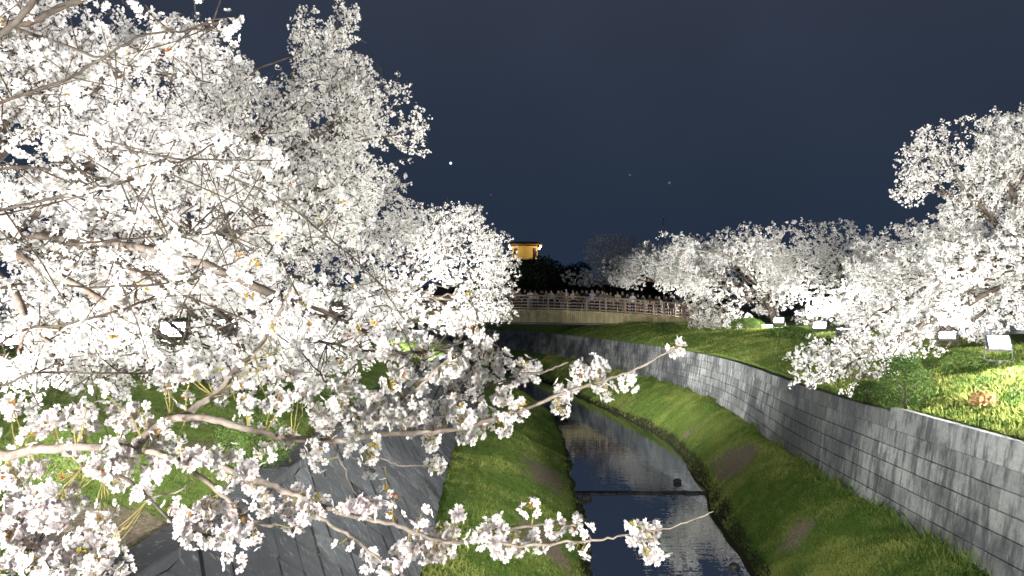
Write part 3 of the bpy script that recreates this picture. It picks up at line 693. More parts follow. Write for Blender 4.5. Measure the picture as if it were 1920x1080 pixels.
# dark upper boughs
up = [([(-80, 225, 2.3), (0, 192, 2.3), (110, 155, 2.35), (170, 122, 2.4), (225, 88, 2.4), (275, 65, 2.45), (350, 55, 2.5), (425, 38, 2.5)], .009, .004),
      ([(-80, 415, 1.9), (0, 395, 1.9), (100, 370, 1.9), (200, 348, 1.9), (270, 330, 1.9), (325, 310, 1.9), (400, 272, 1.9)], .007, .003),
      ([(-60, 100, 2.8), (0, 65, 2.8), (30, 40, 2.8), (65, -5, 2.8), (90, -50, 2.8)], .018, .014),
      ([(-60, 55, 3.2), (50, 45, 3.2), (100, 20, 3.2), (155, -2, 3.2), (230, -40, 3.2)], .020, .016),
      ([(20, 48, 3.0), (125, 85, 3.0), (175, 105, 3.0), (240, 120, 3.0), (320, 140, 3.1), (400, 155, 3.2)], .009, .004),
      ([(-60, 475, 2.2), (0, 472, 2.2), (180, 452, 2.2), (350, 440, 2.2), (420, 398, 2.2)], .006, .003),
      ([(300, 440, 2.6), (430, 438, 2.6), (480, 425, 2.6), (520, 418, 2.6)], .004, .003),
      ([(-60, 530, 2.4), (60, 533, 2.4), (200, 538, 2.4), (330, 530, 2.4), (420, 500, 2.4), (480, 470, 2.4)], .007, .003),
      ([(-60, 320, 3.4), (60, 315, 3.4), (160, 325, 3.4), (260, 360, 3.4), (330, 420, 3.4)], .010, .005),
      ([(100, 240, 3.3), (200, 265, 3.3), (300, 290, 3.3), (400, 310, 3.3), (470, 330, 3.3)], .006, .003),
      ([(-60, 640, 2.6), (40, 620, 2.6), (160, 600, 2.6), (280, 560, 2.7), (380, 500, 2.8)], .009, .004),
      ([(-60, 720, 2.9), (60, 700, 2.9), (180, 700, 2.9), (300, 700, 2.9), (370, 695, 2.9)], .008, .003),
      ([(360, 560, 3.2), (460, 600, 3.1), (540, 640, 3.0), (600, 700, 2.95), (640, 760, 2.9)], .006, .003),
      ([(430, 330, 4.0), (520, 370, 3.9), (610, 440, 3.8), (700, 520, 3.8), (760, 600, 3.8)], .009, .004)]
UP = [bough(p, a*.72, b*.8, 'bark', tofork=(p[0][0] < -50)) for p, a, b in up]
CL = """1271,652,18 1182,716,20 1120,700,42 1140,737,15 1060,735,25 1052,765,18 1088,700,22 985,705,40 930,680,35 905,650,38 960,770,32 940,800,25 900,790,34 860,780,34 860,735,36 812,805,25 807,830,22 780,768,32 735,720,27 742,772,34 700,745,30 880,700,34 830,700,30
815,872,20 690,855,20 612,790,35 640,762,30 525,750,34 540,820,18 592,842,24 600,870,16 215,790,35 265,790,30 300,820,34 230,840,46 200,870,40 225,903,25 270,925,25 340,860,34 390,850,30 430,850,25 460,880,30 475,915,34 300,880,25 550,945,35 600,935,35 690,955,34 740,970,12 400,955,34 335,960,38 380,990,40 440,975,38 500,945,25 555,988,18 645,1015,12 440,1050,20 425,1010,30 790,1010,48 760,1030,34 822,1020,38 700,1050,25 738,1068,25 790,965,20 852,975,20 900,1005,30 930,990,34 960,1020,38 1000,1005,30 995,950,18 1040,985,25 1077,985,18 1105,1003,10 1190,1000,30 1222,1028,28 1218,995,24 1100,1028,9 1080,1030,9
100,790,38 150,770,30 58,812,22 118,895,10 365,700,30 310,710,25 420,735,25 60,930,44 30,900,30 100,975,50 150,1000,40 60,1010,45 110,1050,50 180,1050,36 20,1050,40 30,960,40 15,860,25 20,760,24 725,915,12 742,928,6 690,880,8 120,960,24 500,790,14 640,730,24 590,760,20 20,900,30 70,880,26 130,930,34 190,960,34 200,1010,38 130,1060,40 60,1060,40 10,1010,36 160,1040,36 90,940,36 225,1060,24 40,955,30 350,985,28 470,1010,22 280,880,26 160,800,30 130,840,22 250,770,26 470,760,24 560,740,26 590,720,28 540,700,26 660,720,28 690,790,26 760,800,28 830,770,28 940,740,28 800,650,30 850,690,28 760,690,26 870,820,20 500,850,20 430,900,24 640,945,22 570,960,24""".split()
allc = [(B, B['c']) for B in BOUGHS if B not in UP]
def to_px(p):
    v = np.array(CR).T @ (np.asarray(p)-np.array([0, 0, CZ])); return np.array([960+v[0]/-v[2]*FPX, 540-v[1]/-v[2]*FPX])
pxs = [np.array([to_px(q) for q in c]) for B, c in allc]
def attach(px, py, rp):
    best = None
    for (B, c), q in zip(allc, pxs):
        dd = np.hypot(q[:, 0]-px, q[:, 1]-py); i = dd.argmin()
        if best is None or dd[i] < best[0]: best = (dd[i], B, c[i])
    dist, B, base = best; d = base[1]+rng.normal()*.04; ctr = P(px, py, d); rad = max(.018, rp/FPX*d)
    sub = max(1, int(round((rad/.025)**1.7)))
    for k in range(sub):
        o = rng.normal(size=3); o /= np.linalg.norm(o)
        q = ctr+o*np.array([1, .9, 1])*max(0, rad-.024)*rng.random()**.4*(1 if sub > 1 else 0)
        B['C'].append(q); B['n'].append(int(rng.integers(6, 10)) if rp > 12 else 3)
        mid = (base+q)/2+rng.normal(size=3)*.008; B['tw'].tube([base, mid, q], [.0022, .0018, .0014], 5)
for s in CL: a, b, c = map(int, s.split(',')); attach(a, b, c)
# upper left: clusters strung along the dark boughs and their side shoots
def along(B, spacing, spread, side=.0):
    c = B['c']; L = np.linalg.norm(np.diff(c, axis=0), axis=1); acc = 0
    for i in range(len(L)):
        if c[i][0] < -.75*c[i][1]-.1: continue
        k = rng.poisson(L[i]/spacing)
        for _ in range(k):
            base = c[i]+(c[i+1]-c[i])*rng.random(); o = rng.normal(size=3); o[1] *= .8; q = base+o*spread
            pp = to_px(q)
            if min(math.hypot(pp[0]-q_[0], pp[1]-q_[1]) for q_ in ((325, 637), (425, 615), (632, 583), (15, 675))) < 42: continue
            if pp[0] > 900 or (pp[1] > 640 and B in UP and pp[0] > 420): continue
            B['C'].append(q); B['n'].append(int(rng.integers(4, 9))); mid = (base+q)/2+rng.normal(size=3)*.012
            B['tw'].tube([base, mid, q], [.0026, .002, .0015], 5)
for i, B in enumerate(UP): along(B, .034 if i not in (2, 3) else .09, .12)
for B in (bZ, bY): along(B, .018, .085)
along(bB, .03, .09); along(bD, .03, .045)
for i, B in enumerate(BOUGHS):
    if not B['C']: continue
    C = np.array(B['C']); per = np.array(B['n'])
    B['tw'].build('twig_sprays', M['pedicel'] if B['mat'] == 'bark_pale' else M['bark'], B['o'])
    c = np.repeat(C, per, 0); n = len(c); d = rng.normal(size=(n, 3)); d[:, 2] -= .15; d /= np.linalg.norm(d, axis=1)[:, None]
    cr = .024+.008*rng.random(n); pos = c+d*cr[:, None]
    o = scatter('blossom', T_HI, pos, rand_rot(n, d, .45), .0178*rng.uniform(.8, 1.12, n), np.clip(rng.normal(.55, .3, n), 0, 1), [M['petal_pink'] if B in (bA, bE, bH, bG, bO) else M['petal'], M['heart'], M['pedicel']], B['o'])
    k = rng.random(len(C)) < (.10 if B in UP else .28); Cl = np.repeat(C[k], 4, 0)
    if len(Cl):
        d = rng.normal(size=Cl.shape); d /= np.linalg.norm(d, axis=1)[:, None]
        scatter('leaves', T_LEAF, Cl+d*.008, rand_rot(len(Cl), np.cross(d, rng.normal(size=d.shape)), .3), rng.uniform(.014, .026, len(Cl)), np.repeat(rng.random(k.sum()), 4), [M['young_leaf']], B['o'])
# ------------------------------------------------------------------ grass, weeds and bushes
def strip_points(j0, j1, y0, y1, n):
    r0, r1 = np.searchsorted(ys, y0), np.searchsorted(ys, y1)-1
    a = G[r0:r1, j0:j1]; b = G[r0:r1, j0+1:j1+1]; c = G[r0+1:r1+1, j0:j1]; d = G[r0+1:r1+1, j0+1:j1+1]
    area = (np.linalg.norm(np.cross(b-a, c-a), axis=2)/(np.maximum(a[..., 1], 6)**1.6)).ravel()
    k = rng.choice(len(area), n, p=area/area.sum()); u, v = rng.random((2, n, 1))
    a, b, c, d = [q.reshape(-1, 3)[k] for q in (a, b, c, d)]
    return (a*(1-u)+b*u)*(1-v)+(c*(1-u)+d*u)*v
no = len(offs); jl1 = no-1; jb0 = no+1; jw = no+17; jr0 = jw+4; jr1 = jr0+16; js0 = nx-no
def blades(name, label, pts, size, mat='blade', dens=.95, seed=1):
    nn = np.array([n2(p[0], p[1], 1.1, seed)+.6*n2(p[0], p[1], 3.7, seed+1) for p in pts])
    keep = nn > -dens; pts = pts[keep]; nn = nn[keep]; n = len(pts)
    up = np.tile([0, 0, 2.2], (n, 1)); z = up+rng.normal(size=(n, 3)); z /= np.linalg.norm(z, axis=1)[:, None]
    a = rng.normal(size=(n, 3)); x = np.cross(a, z); x /= np.linalg.norm(x, axis=1)[:, None]; rot = np.stack([x, np.cross(z, x), z], 2)
    sz = size*rng.uniform(.5, 1.3, n)*(1+.5*nn.clip(-.5, .8))*np.maximum(1, pts[:, 1]/22)**.5
    V, Fc, Mi = T_BLADE; V = V*np.array([3.4, 1, 1])
    o = scatter(name, (V, Fc, Mi), pts, rot, sz, np.clip(.42+.8*nn+.5*np.array([n2(p[0], p[1], .33, seed+4) for p in pts])+rng.normal(0, .20, n), 0, 1), [M[mat]]); tag(o, label, 'grass', kind='stuff'); return o
def thin(p):   # bare, sandy patches
    return p[np.array([(lambda v: (abs(v) if v > 0 else -.55*v) < .05+.9*rng.random()**1.2)(soil(q[0], q[1])) for q in p])]
blades('grass', 'short green grass growing on the low bank at the foot of the right wall', thin(strip_points(jr0+1, jr1, 7, 62, 130000)), .055)
blades('grass', 'short dark green grass on the low bank at the foot of the left wall', thin(strip_points(jb0, jb0+16, 7, 45, 75000)), .05, seed=5)
blades('grass', 'lamp-lit green grass on the slope above the right wall', thin(strip_points(js0, js0+12, 7, 62, 120000)), .06, seed=9)
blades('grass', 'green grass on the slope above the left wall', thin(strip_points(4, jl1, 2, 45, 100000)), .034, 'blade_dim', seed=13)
def leaf_cloud(name, c, r, n, size, mat, parent, tmpl=T_LEAF, tone=.5):
    d = rng.normal(size=(n, 3)); d /= np.linalg.norm(d, axis=1)[:, None]; d[:, 2] = np.where(d[:, 2] < -.75, -d[:, 2], d[:, 2])
    f = 1+.28*np.array([noise.noise(Vector(q*2.6+np.array(c))) for q in d]); p = np.array(c)+d*np.array(r)*((.45+.55*rng.random(n)**.4)*f)[:, None]
    return scatter(name, tmpl, p, rand_rot(n, d, .8), size*rng.uniform(.6, 1.3, n), np.clip(tone+rng.normal(0, .25, n), 0, 1), [M[mat]], parent)
def bush(px, d, r, h, label, mat='shrub_leaf', size=.035, n=5000, tone=.5, dz=0, cat='bush', name='bush', group=None):
    x = at(px, d); z = ground_z(x, d); t = empty(name, (x, d, z-.03)); tag(t, label, cat, group)
    m = MB()
    for k in range(9):
        a = rng.random()*6.28; e_ = np.array([x+math.cos(a)*r*.6, d+math.sin(a)*r*.6, z+h*rng.uniform(.5, .9)])
        m.tube([(x, d, z-.05), (x+math.cos(a)*r*.2, d+math.sin(a)*r*.2, z+h*.35), e_], [.014, .010, .004], 5)
    m.build('stem', M['bark'], t); leaf_cloud('foliage', (x, d, z+h*.42), (r, r, h*.6), n, size, mat, t, tone=tone); return t
bush(1695, 13.7, .48, .95, 'round dark green bush on the edge of the right wall', n=9000, size=.028, tone=.25)
bush(1625, 15.0, .32, .40, 'smaller dark bush left of the round one on the right wall', n=2500, size=.03, tone=.15)
bush(1800, 16.2, .55, .35, 'bright yellow-green shrub left of the brightest right floodlight', n=4500, size=.035, tone=.95)
bush(1840, 12.6, .20, .22, 'small dry orange tuft on the right slope', 'dry_blade', .045, 900, .5, cat='tuft')
bush(1250, 45, .9, .55, 'low green bush on the right slope nearest the bridge', n=2500, size=.07, tone=.6)
bush(1400, 40, .9, .6, 'bright green bush beside the white sign on the right slope', n=3000, size=.07, tone=.9)
bush(1480, 30, 1.0, .5, 'olive bush under the distant pair of right floodlights', n=3500, size=.05, tone=.3)
bush(1560, 24, .8, .4, 'flat brownish bush above the curve of the right wall', n=2600, size=.045, tone=.1)
bush(480, 8.5, .42, .55, 'blue-green leafy bush on the left slope behind the forked bough', n=5000, size=.032, tone=.8)
bush(560, 12, .55, .5, 'green bush at the top of the left wall behind the boughs', n=3500, size=.04, tone=.4)
bush(30, 9, .6, .5, 'yellow-green bush at the left edge below the white lamp', n=3500, size=.04, tone=.9)
# weeds hanging where the walls meet the banks
w_ = []; 
for k in range(26):
    y = rng.uniform(9, 40); x = float(WRB(y))-.12; w_.append(np.array([x, y, ZB+.03])+rng.normal(size=(90, 3))*[.10, .22, .05])
w_ = np.concatenate(w_); n = len(w_)
tag(scatter('weeds', T_BLADE, w_, rand_rot(n, np.tile([0, 0, 1.8], (n, 1)), .7), rng.uniform(.07, .2, n), rng.random(n)*.5, [M['blade']]), 'dark weeds growing along the foot of the right wall', 'weeds', kind='stuff')

# ------------------------------------------------------------------ bridge
BY = 60.0
dz_ = lambda x: 5.22-.0032*(x+1)**2
bz_ = lambda x: 4.16-.0013*(x+1)**2
br = empty('footbridge', (2, BY, 4)); tag(br, 'wooden footbridge with slatted railings crossing the river, crowded with people', 'bridge')
gm = MB(); x = -12.0
while x < 17:
    L = .16; zt, zb = dz_(x), bz_(x); gm.box((x+L/2, BY-.02+random.uniform(-.006, .006), (zt+zb)/2-.04), (L-.012, .05, zt-zb-.14), bev=.006, tone=random.random()); x += L
gm.build('girder_cladding', M['girder'], br)
dk = MB(); lo = MB(); lo2 = MB()
for x in np.arange(-12, 17, .5):
    s_ = math.atan(-(dz_(x+.5)-dz_(x))/.5); s2 = math.atan(-(bz_(x+.5)-bz_(x))/.5)
    dk.box((x+.25, BY+2.0, dz_(x+.25)-.05), (.499, 4.3, .12), euler(0, s_, 0), tone=random.random())
    lo.box((x+.25, BY+.1, bz_(x+.25)-.03), (.502, .34, .16), euler(0, s2, 0)); lo2.box((x+.25, BY+3.9, bz_(x+.25)-.03), (.502, .34, .16), euler(0, s2, 0))
dk.build('deck', M['girder'], br); lo.build('beam', M['concrete'], br); lo2.build('beam', M['concrete'], br)
for xx in (-11.2, 15.6):
    a_ = MB(); a_.box((xx, BY+2, 3.0), (1.6, 5, 3.4), bev=.05); a_.build('abutment', M['stone'], br)
pxx = [at(k, BY) for k in range(560, 1380, 36)]
for side, yy_ in (('f', BY-.10), ('b', BY+4.1)):
    for i, x in enumerate(pxx):
        m = MB(); m.box((x, yy_, dz_(x)+.50), (.13, .13, 1.16), bev=.012, tone=random.random())
        p_ = m.build('post', M['rail'], br)
        if side == 'f':
            m = MB(); m.box((x, yy_-.085, dz_(x)-.14), (.20, .05, .16), bev=.01, tone=1); m.build('bracket', M['girder'], p_)
    for lev, hh in ((1.10, .11), (.86, .07), (.62, .07), (.38, .07), (.14, .07)):
        m = MB()
        for x in np.arange(pxx[0], pxx[-1], 1.0):
            s_ = math.atan(-(dz_(x+1)-dz_(x))); m.box((x+.5, yy_-(.0 if lev > 1 else -.03), dz_(x+.5)+lev), (1.0, .16 if lev > 1 else .05, hh), euler(0, s_, 0), bev=.006, tone=random.random())
        m.build('handrail' if lev > 1 else 'rail', M['rail'], br)

# ------------------------------------------------------------------ people
cloth = {k: simple('cloth_'+k.replace(' ', '_'), c, .9, .12, 30) for k, c in dict(black=(.015, .015, .018), navy=(.02, .03, .08), grey=(.16, .16, .17), white=(.75, .75, .74), beige=(.48, .40, .30), brown=(.14, .08, .05), red=(.38, .04, .04), blue=(.08, .16, .36), pink=(.62, .35, .38), green=(.08, .14, .08), lavender=(.42, .38, .55)).items()}
skin = simple('skin', (.50, .33, .25), .6, .06, 20, bump=.02); hairm = {k: simple('hair_'+k, c, .5, .3, 60) for k, c in dict(black=(.012, .010, .010), brown=(.07, .035, .018), grey=(.30, .29, .28)).items()}
eyem = simple('eye_dark', (.02, .015, .012), .3, .1, 20)
def skinned(name, V, E, Rr, mats, root=0, extra=None):
    me = bpy.data.meshes.new(name+'_cage'); me.from_pydata([tuple(v) for v in V], E, [])
    o = bpy.data.objects.new(name+'_cage', me); col.objects.link(o)
    o.modifiers.new('s', 'SKIN'); me.skin_vertices or None
    for i, r_ in enumerate(Rr): me.skin_vertices[0].data[i].radius = (r_, r_) if not hasattr(r_, '__len__') else r_
    me.skin_vertices[0].data[root].use_root = True
    sb = o.modifiers.new('u', 'SUBSURF'); sb.levels = 1; sb.render_levels = 1
    dg = bpy.context.evaluated_depsgraph_get(); out = bpy.data.meshes.new_from_object(o.evaluated_get(dg), depsgraph=dg)
    col.objects.unlink(o); bpy.data.objects.remove(o); bpy.data.meshes.remove(me)
    out.name = name; out.materials.clear()
    for m in mats: out.materials.append(m)
    out.polygons.foreach_set('use_smooth', np.ones(len(out.polygons), dtype=bool)); return out
def ball(bm_, c, r, seg=10, m=0):
    import bmesh
    q = bmesh.ops.create_uvsphere(bm_, u_segments=seg, v_segments=max(5, seg*2//3), radius=1)['verts']
    for v in q: v.co = Vector((v.co.x*r[0]+c[0], v.co.y*r[1]+c[1], v.co.z*r[2]+c[2]))
    for f in {f for v in q for f in v.link_faces}: f.material_index = m; f.smooth = True
    return q
def person_meshes(pose):
    """a standing figure 1.66 m tall that looks towards -y"""
    import bmesh
    J = {}; V, E, Rr = [], [], []
    def j(n_, p, r_, to=None):
        J[n_] = len(V); V.append(p); Rr.append(r_)
        if to is not None: E.append((J[to], J[n_]))
    j('pel', (0, 0, .90), (.13, .10)); j('waist', (0, 0, 1.04), (.12, .09), 'pel'); j('chest', (0, 0, 1.25), (.14, .10), 'waist'); j('neck0', (0, .005, 1.37), .07, 'chest'); j('neck', (0, 0, 1.44), .048, 'neck0')
    j('jaw', (0, -.015, 1.50), (.056, .065), 'neck'); j('face', (0, -.008, 1.57), (.070, .085), 'jaw'); j('skull', (0, 0, 1.625), (.055, .068), 'face')
    for s, n_ in ((-1, 'l'), (1, 'r')):
        j('hip'+n_, (.09*s, 0, .84), .085, 'pel'); j('kn'+n_, (.10*s, -.01, .47), .058, 'hip'+n_); j('an'+n_, (.105*s, .01, .08), .038, 'kn'+n_); j('toe'+n_, (.12*s, -.14, .035), .034, 'an'+n_)
        j('sh'+n_, (.175*s, 0, 1.34), .058, 'neck0')
        if pose == 'rail': el, wr = (.24*s, -.10, 1.12), (.12*s, -.30, 1.16)
        elif pose == 'phone' or (pose == 'one' and s == 1): el, wr = (.22*s, -.20, 1.22), (.06*s, -.32, 1.46)
        else: el, wr = (.24*s, .03, 1.08), (.25*s, -.05, .85)
        j('el'+n_, el, .044, 'sh'+n_); j('wr'+n_, wr, .028, 'el'+n_)
        d = np.array(wr)-np.array(el); d /= np.linalg.norm(d); up_ = pose in ('phone',) or (pose == 'one' and s == 1)
        pc = np.array(wr)+d*.07; j('pa'+n_, tuple(pc), (.036, .016), 'wr'+n_)
        sd = np.cross(d, [0, -1, 0]); sd /= np.linalg.norm(sd)+1e-9; fw = np.array([0, -1, 0.]) if up_ else np.array([-s*.4, -.6, -.3])
        for k in range(4):
            L = (.062, .074, .070, .055)[k]; b0 = pc+sd*(k-1.5)*.020+d*.02; j('f%s%d' % (n_, k), tuple(b0+d*L*.5), .0085, 'pa'+n_); j('g%s%d' % (n_, k), tuple(b0+d*L*.8+fw*L*.35), .0075, 'f%s%d' % (n_, k))
        t0 = np.array(wr)+d*.03-sd*.03; j('t'+n_, tuple(t0+d*.02-sd*.015), .010, 'wr'+n_); j('u'+n_, tuple(t0+d*.055-sd*.02+fw*.015), .0085, 't'+n_)
    body = skinned('person', V, E, Rr, [skin, eyem], 0)
    b = bmesh.new(); b.from_mesh(body)
    for s in (-1, 1): ball(b, (.028*s, -.088, 1.583), (.011, .007, .007), 8, 1); ball(b, (.074*s, .0, 1.565), (.012, .02, .03), 8)
    ball(b, (0, -.098, 1.553), (.013, .018, .024), 8); ball(b, (0, -.086, 1.518), (.022, .010, .006), 8, 1)
    b.to_mesh(body); b.free()
    def sub(names, grow, name, extra=()):
        ids = [J[n_] for n_ in names]; mp = {a: i for i, a in enumerate(ids)}
        VV = [V[a] for a in ids]; EE = [(mp[a], mp[c]) for a, c in E if a in mp and c in mp]
        RR = [tuple(np.array(Rr[a] if hasattr(Rr[a], '__len__') else (Rr[a],)*2)+grow) for a in ids]
        return skinned(name, VV, EE, RR, [cloth['black']], 0)
    coat = sub(['pel', 'waist', 'chest', 'neck0', 'shl', 'ell', 'wrl', 'shr', 'elr', 'wrr'], .022, 'jacket')
    tr = sub(['pel', 'hipl', 'knl', 'anl', 'hipr', 'knr', 'anr'], .014, 'trousers')
    b = bmesh.new()
    q = ball(b, (0, .012, 1.605), (.088, .100, .085), 14)
    for v in q:
        if v.co.y < -.03 and v.co.z < 1.61: v.co.y = -.03; v.co.z = max(v.co.z, 1.60)
        if v.co.z < 1.56: v.co.z = 1.56-(1.56-v.co.z)*(1.6 if pose in ('one', 'down') else .6)
    hair = bpy.data.meshes.new('hair'); b.to_mesh(hair); b.free(); hair.materials.append(hairm['black'])
    b = bmesh.new()
    for s in (-1, 1): ball(b, (.113*s, -.06, .035), (.048, .125, .042), 10)
    shoe = bpy.data.meshes.new('shoes'); b.to_mesh(shoe); b.free(); shoe.materials.append(cloth['black'])
    return dict(person=body, jacket=coat, trousers=tr, hair=hair, shoes=shoe)
PM = {p: person_meshes(p) for p in ('rail', 'phone', 'down', 'one')}
doing = dict(rail='leaning on the bridge railing', phone='with both hands raised', down='with lowered arms', one='raising one hand')
cn = list(cloth); used = set(); npeople = 0
def add_person(x, y, z, pose, rz, cj, ct, ch, label, h=1.0, group='people crowding the footbridge'):
    root = empty('person', (x, y, z), rz); root.scale = (h, h, h); tag(root, label, 'person', group)
    for nm, me in PM[pose].items():
        o = link(bpy.data.objects.new('body' if nm == 'person' else nm, me), root)
        mt = {'person': skin, 'jacket': cloth[cj], 'trousers': cloth[ct], 'hair': hairm[ch], 'shoes': cloth['black']}[nm]
        o.material_slots[0].link = 'OBJECT'; o.material_slots[0].material = mt
    return root
pos_x = []
x = -1.6
while x < 14.2: pos_x.append(x); x += random.uniform(.30, .52)
tops = ['white', 'black', 'grey', 'black', 'navy', 'black', 'white', 'brown', 'navy', 'lavender', 'black', 'grey', 'grey', 'brown', 'beige', 'black', 'green']
for i, x in enumerate(pos_x):
    back = i % 3 == 2; y = BY+(.62+random.uniform(-.12, .1) if not back else 1.15+random.uniform(-.1, .25))
    pose = random.choice(['rail', 'phone', 'down', 'one']) if not back else random.choice(['phone', 'one', 'down'])
    if pose == 'rail': y = BY+.38
    for _ in range(50):
        key = (random.choice(tops), random.choice(['black', 'navy', 'grey', 'black', 'navy', 'brown']), random.choice(['black', 'black', 'brown', 'grey']), pose)
        if key not in used: break
    used.add(key); a, b_, c_, _p = key
    pi = min(range(len(pxx)), key=lambda k: abs(pxx[k]-x)); vis = pi-min(k for k in range(len(pxx)) if pxx[k] > -1.0)+1
    add_person(x, y, dz_(x)+.01, pose, random.uniform(-.5, .5), a, b_, c_, '%s haired person in %s jacket and %s trousers %s' % (c_, a, b_, doing[pose]), random.uniform(.93, 1.07))
    npeople += 1

# ------------------------------------------------------------------ far side: dark trees, hill, lit house, mast
V = []; nxh, nyh = 50, 24
for j in range(nyh):
    for i in range(nxh):
        x = -70+170*i/(nxh-1); y = 112+110*j/(nyh-1); hgt = 9.5*math.exp(-((x-8)/46)**2)*math.exp(-((y-175)/38)**2); V.append((x, y, 4.2+hgt*(1+.15*n2(x, y, .06, 3))))
ii = (np.arange(nyh-1)[:, None]*nxh+np.arange(nxh-1)[None]).ravel()
tag(arr_mesh('hill', np.array(V), np.stack([ii, ii+1, ii+nxh+1, ii+nxh], 1), M['soil'], smooth=True), kind='structure')
def hill_z(x, y): return 4.2+9.5*math.exp(-((x-8)/46)**2)*math.exp(-((y-175)/38)**2)*(1+.15*n2(x, y, .06, 3)) if y > 112 else ground_z(x, y)
def dark_tree(px, d, h, w_, label, n=5000):
    x = at(px, d); z = hill_z(x, d); t = empty('broadleaf_tree', (x, d, z-.1)); tag(t, label, 'tree', 'dark trees beyond the footbridge')
    m = MB(); m.tube([(x, d, z-.1), (x+.1, d, z+h*.3), (x, d, z+h*.8)], [.25, .18, .05], 8)
    for k in range(10):
        a = rng.random()*6.28; zz = z+h*rng.uniform(.25, .6); m.tube([(x, d, zz), (x+math.cos(a)*w_*.5, d+math.sin(a)*w_*.5, zz+h*.15)], [.09, .03], 6)
    m.build('trunk', M['bark'], t)
    cs = [(x+rng.normal()*w_*.38, d+rng.normal()*w_*.38, z+h*rng.uniform(.35, .85)) for _ in range(14)]; p = np.concatenate([np.array(c)+(lambda q: q/np.linalg.norm(q, axis=1)[:, None]*rng.uniform(.6, 1, (len(q), 1)))(rng.normal(size=(n//14, 3)))*np.array([w_*.38, w_*.38, h*.17]) for c in cs])
    scatter('crown', T_LEAF, p, rand_rot(len(p)), rng.uniform(.2, .45, len(p)), rng.random(len(p)), [M['dark_leaf']], t)
dark_tree(1048, 92, 7.6, 3.2, 'dark tree rising between the lit house and the dim cherry tree')
dark_tree(1000, 84, 7.0, 3.0, 'low dark tree below the lit house')
dark_tree(1085, 100, 7.2, 3.4, 'dark tree right beside the dim grey cherry tree')
dark_tree(955, 90, 7.2, 3.2, 'low dark tree at the left end of the bridge railing')
dark_tree(1160, 112, 8.0, 4.0, 'dark tree behind the dim grey cherry trees')
dark_tree(900, 96, 5.0, 4.0, 'dark tree hidden behind the far left cherry crown')
dark_tree(1235, 100, 7.2, 4.0, 'dark tree behind the cherry tree beyond the bridge')
for px_, d_, h_ in ((1330, 92, 6.2), (1420, 84, 6.4), (1520, 76, 5.8), (1620, 66, 6), (1700, 60, 5.4), (1790, 52, 5.4), (1890, 46, 5.2)):
    dark_tree(px_, d_, h_, 4.0, 'dark tree behind the lit right bank crowns at the %s' % {1330: 'bridge end', 1420: 'antenna mast', 1520: 'bare shoots', 1620: 'second crown', 1700: 'arching bough', 1790: 'shelter roof', 1890: 'right edge'}[px_])
# the lit house on the hill
hx, hy = at(984, 150), 150.0; HZ = hill_z(hx, hy); zt = P(984, 460, 150)[2]; zb = P(984, 487, 150)[2]
ho = empty('house', (hx, hy, HZ-.2)); tag(ho, 'distant house with an ochre upper storey lit by warm lamps under its eaves', 'house')
m = MB(); m.box((hx, hy, (HZ-1+zb)/2), (5.6, 5, zb-HZ+1)); m.build('lower_wall', M['darkwall'], ho)
m = MB(); m.box((hx, hy, (zt+zb)/2-.15), (4.9, 4.6, zt-zb-.3)); m.build('upper_wall', M['ochre'], ho)
m = MB(); m.box((hx, hy, zt-.05), (7.0, 6, .16), bev=.03); 
m.add([(hx-3.4, hy-2.9, zt+.03), (hx+3.4, hy-2.9, zt+.03), (hx+3.4, hy+2.9, zt+.03), (hx-3.4, hy+2.9, zt+.03), (hx-2.2, hy, zt+.75), (hx+2.2, hy, zt+.75)], [(0, 1, 5, 4), (2, 3, 4, 5), (1, 2, 5), (3, 0, 4)]); m.build('roof', M['roof'], ho)
m = MB(); m.box((hx, hy-2.7, zb-.1), (5.9, .9, .14), bev=.02); m.build('balcony', M['ochre'], ho)
for sx in (-1, 1):
    m = MB(); m.box((hx+sx*1.9, hy-2.33, (zt+zb)/2-.2), (.75, .08, 1.7), bev=.02); f_ = m.build('window', M['window'], ho)
    m = MB(); m.box((hx+sx*1.9, hy-2.38, (zt+zb)/2-.2), (.06, .05, 1.7)); m.build('frame', M['roof'], f_)
for dx, dz2 in ((-3.05, -.55), (3.05, -.45), (2.75, -.9), (-2.8, -.9), (2.0, -2.95), (-2.6, -2.9)):
    m = MB(); bx_ = (hx+dx, hy-2.9, zt+dz2); m.tube([(bx_[0], bx_[1], bx_[2]-.2), (bx_[0], bx_[1], bx_[2]-.1), (bx_[0], bx_[1], bx_[2]+.1), (bx_[0], bx_[1], bx_[2]+.2)], [.08, .2, .2, .08], 10); m.build('lantern', M['warm_on'], ho, True)
for dx in (-2.4, 2.4):
    ld = bpy.data.lights.new('eave_lamp', 'POINT'); ld.energy = 230; ld.color = (1, .72, .36); ld.shadow_soft_size = .2; lo = bpy.data.objects.new('eave_lamp', ld); lo.location = (hx+dx, hy-4.2, zt-.9); link(lo)
# antenna mast
mx_, my_ = at(1245, 95), 95.0; t = empty('antenna_mast', (mx_, my_, ground_z(mx_, my_))); tag(t, 'thin antenna mast standing above the cherry crowns right of the bridge', 'mast')
zt2 = P(1245, 405, 95)[2]; m = MB(); m.tube([(mx_, my_, ground_z(mx_, my_)-.2), (mx_, my_, zt2)], [.10, .05], 8); m.build('pole', M['canvas'], t)
m = MB()
for q in (.4, 1.0): m.tube([(mx_-.4, my_, zt2-q), (mx_+.4, my_, zt2-q)], .02, 6)
m.build('crossarm', M['canvas'], t)
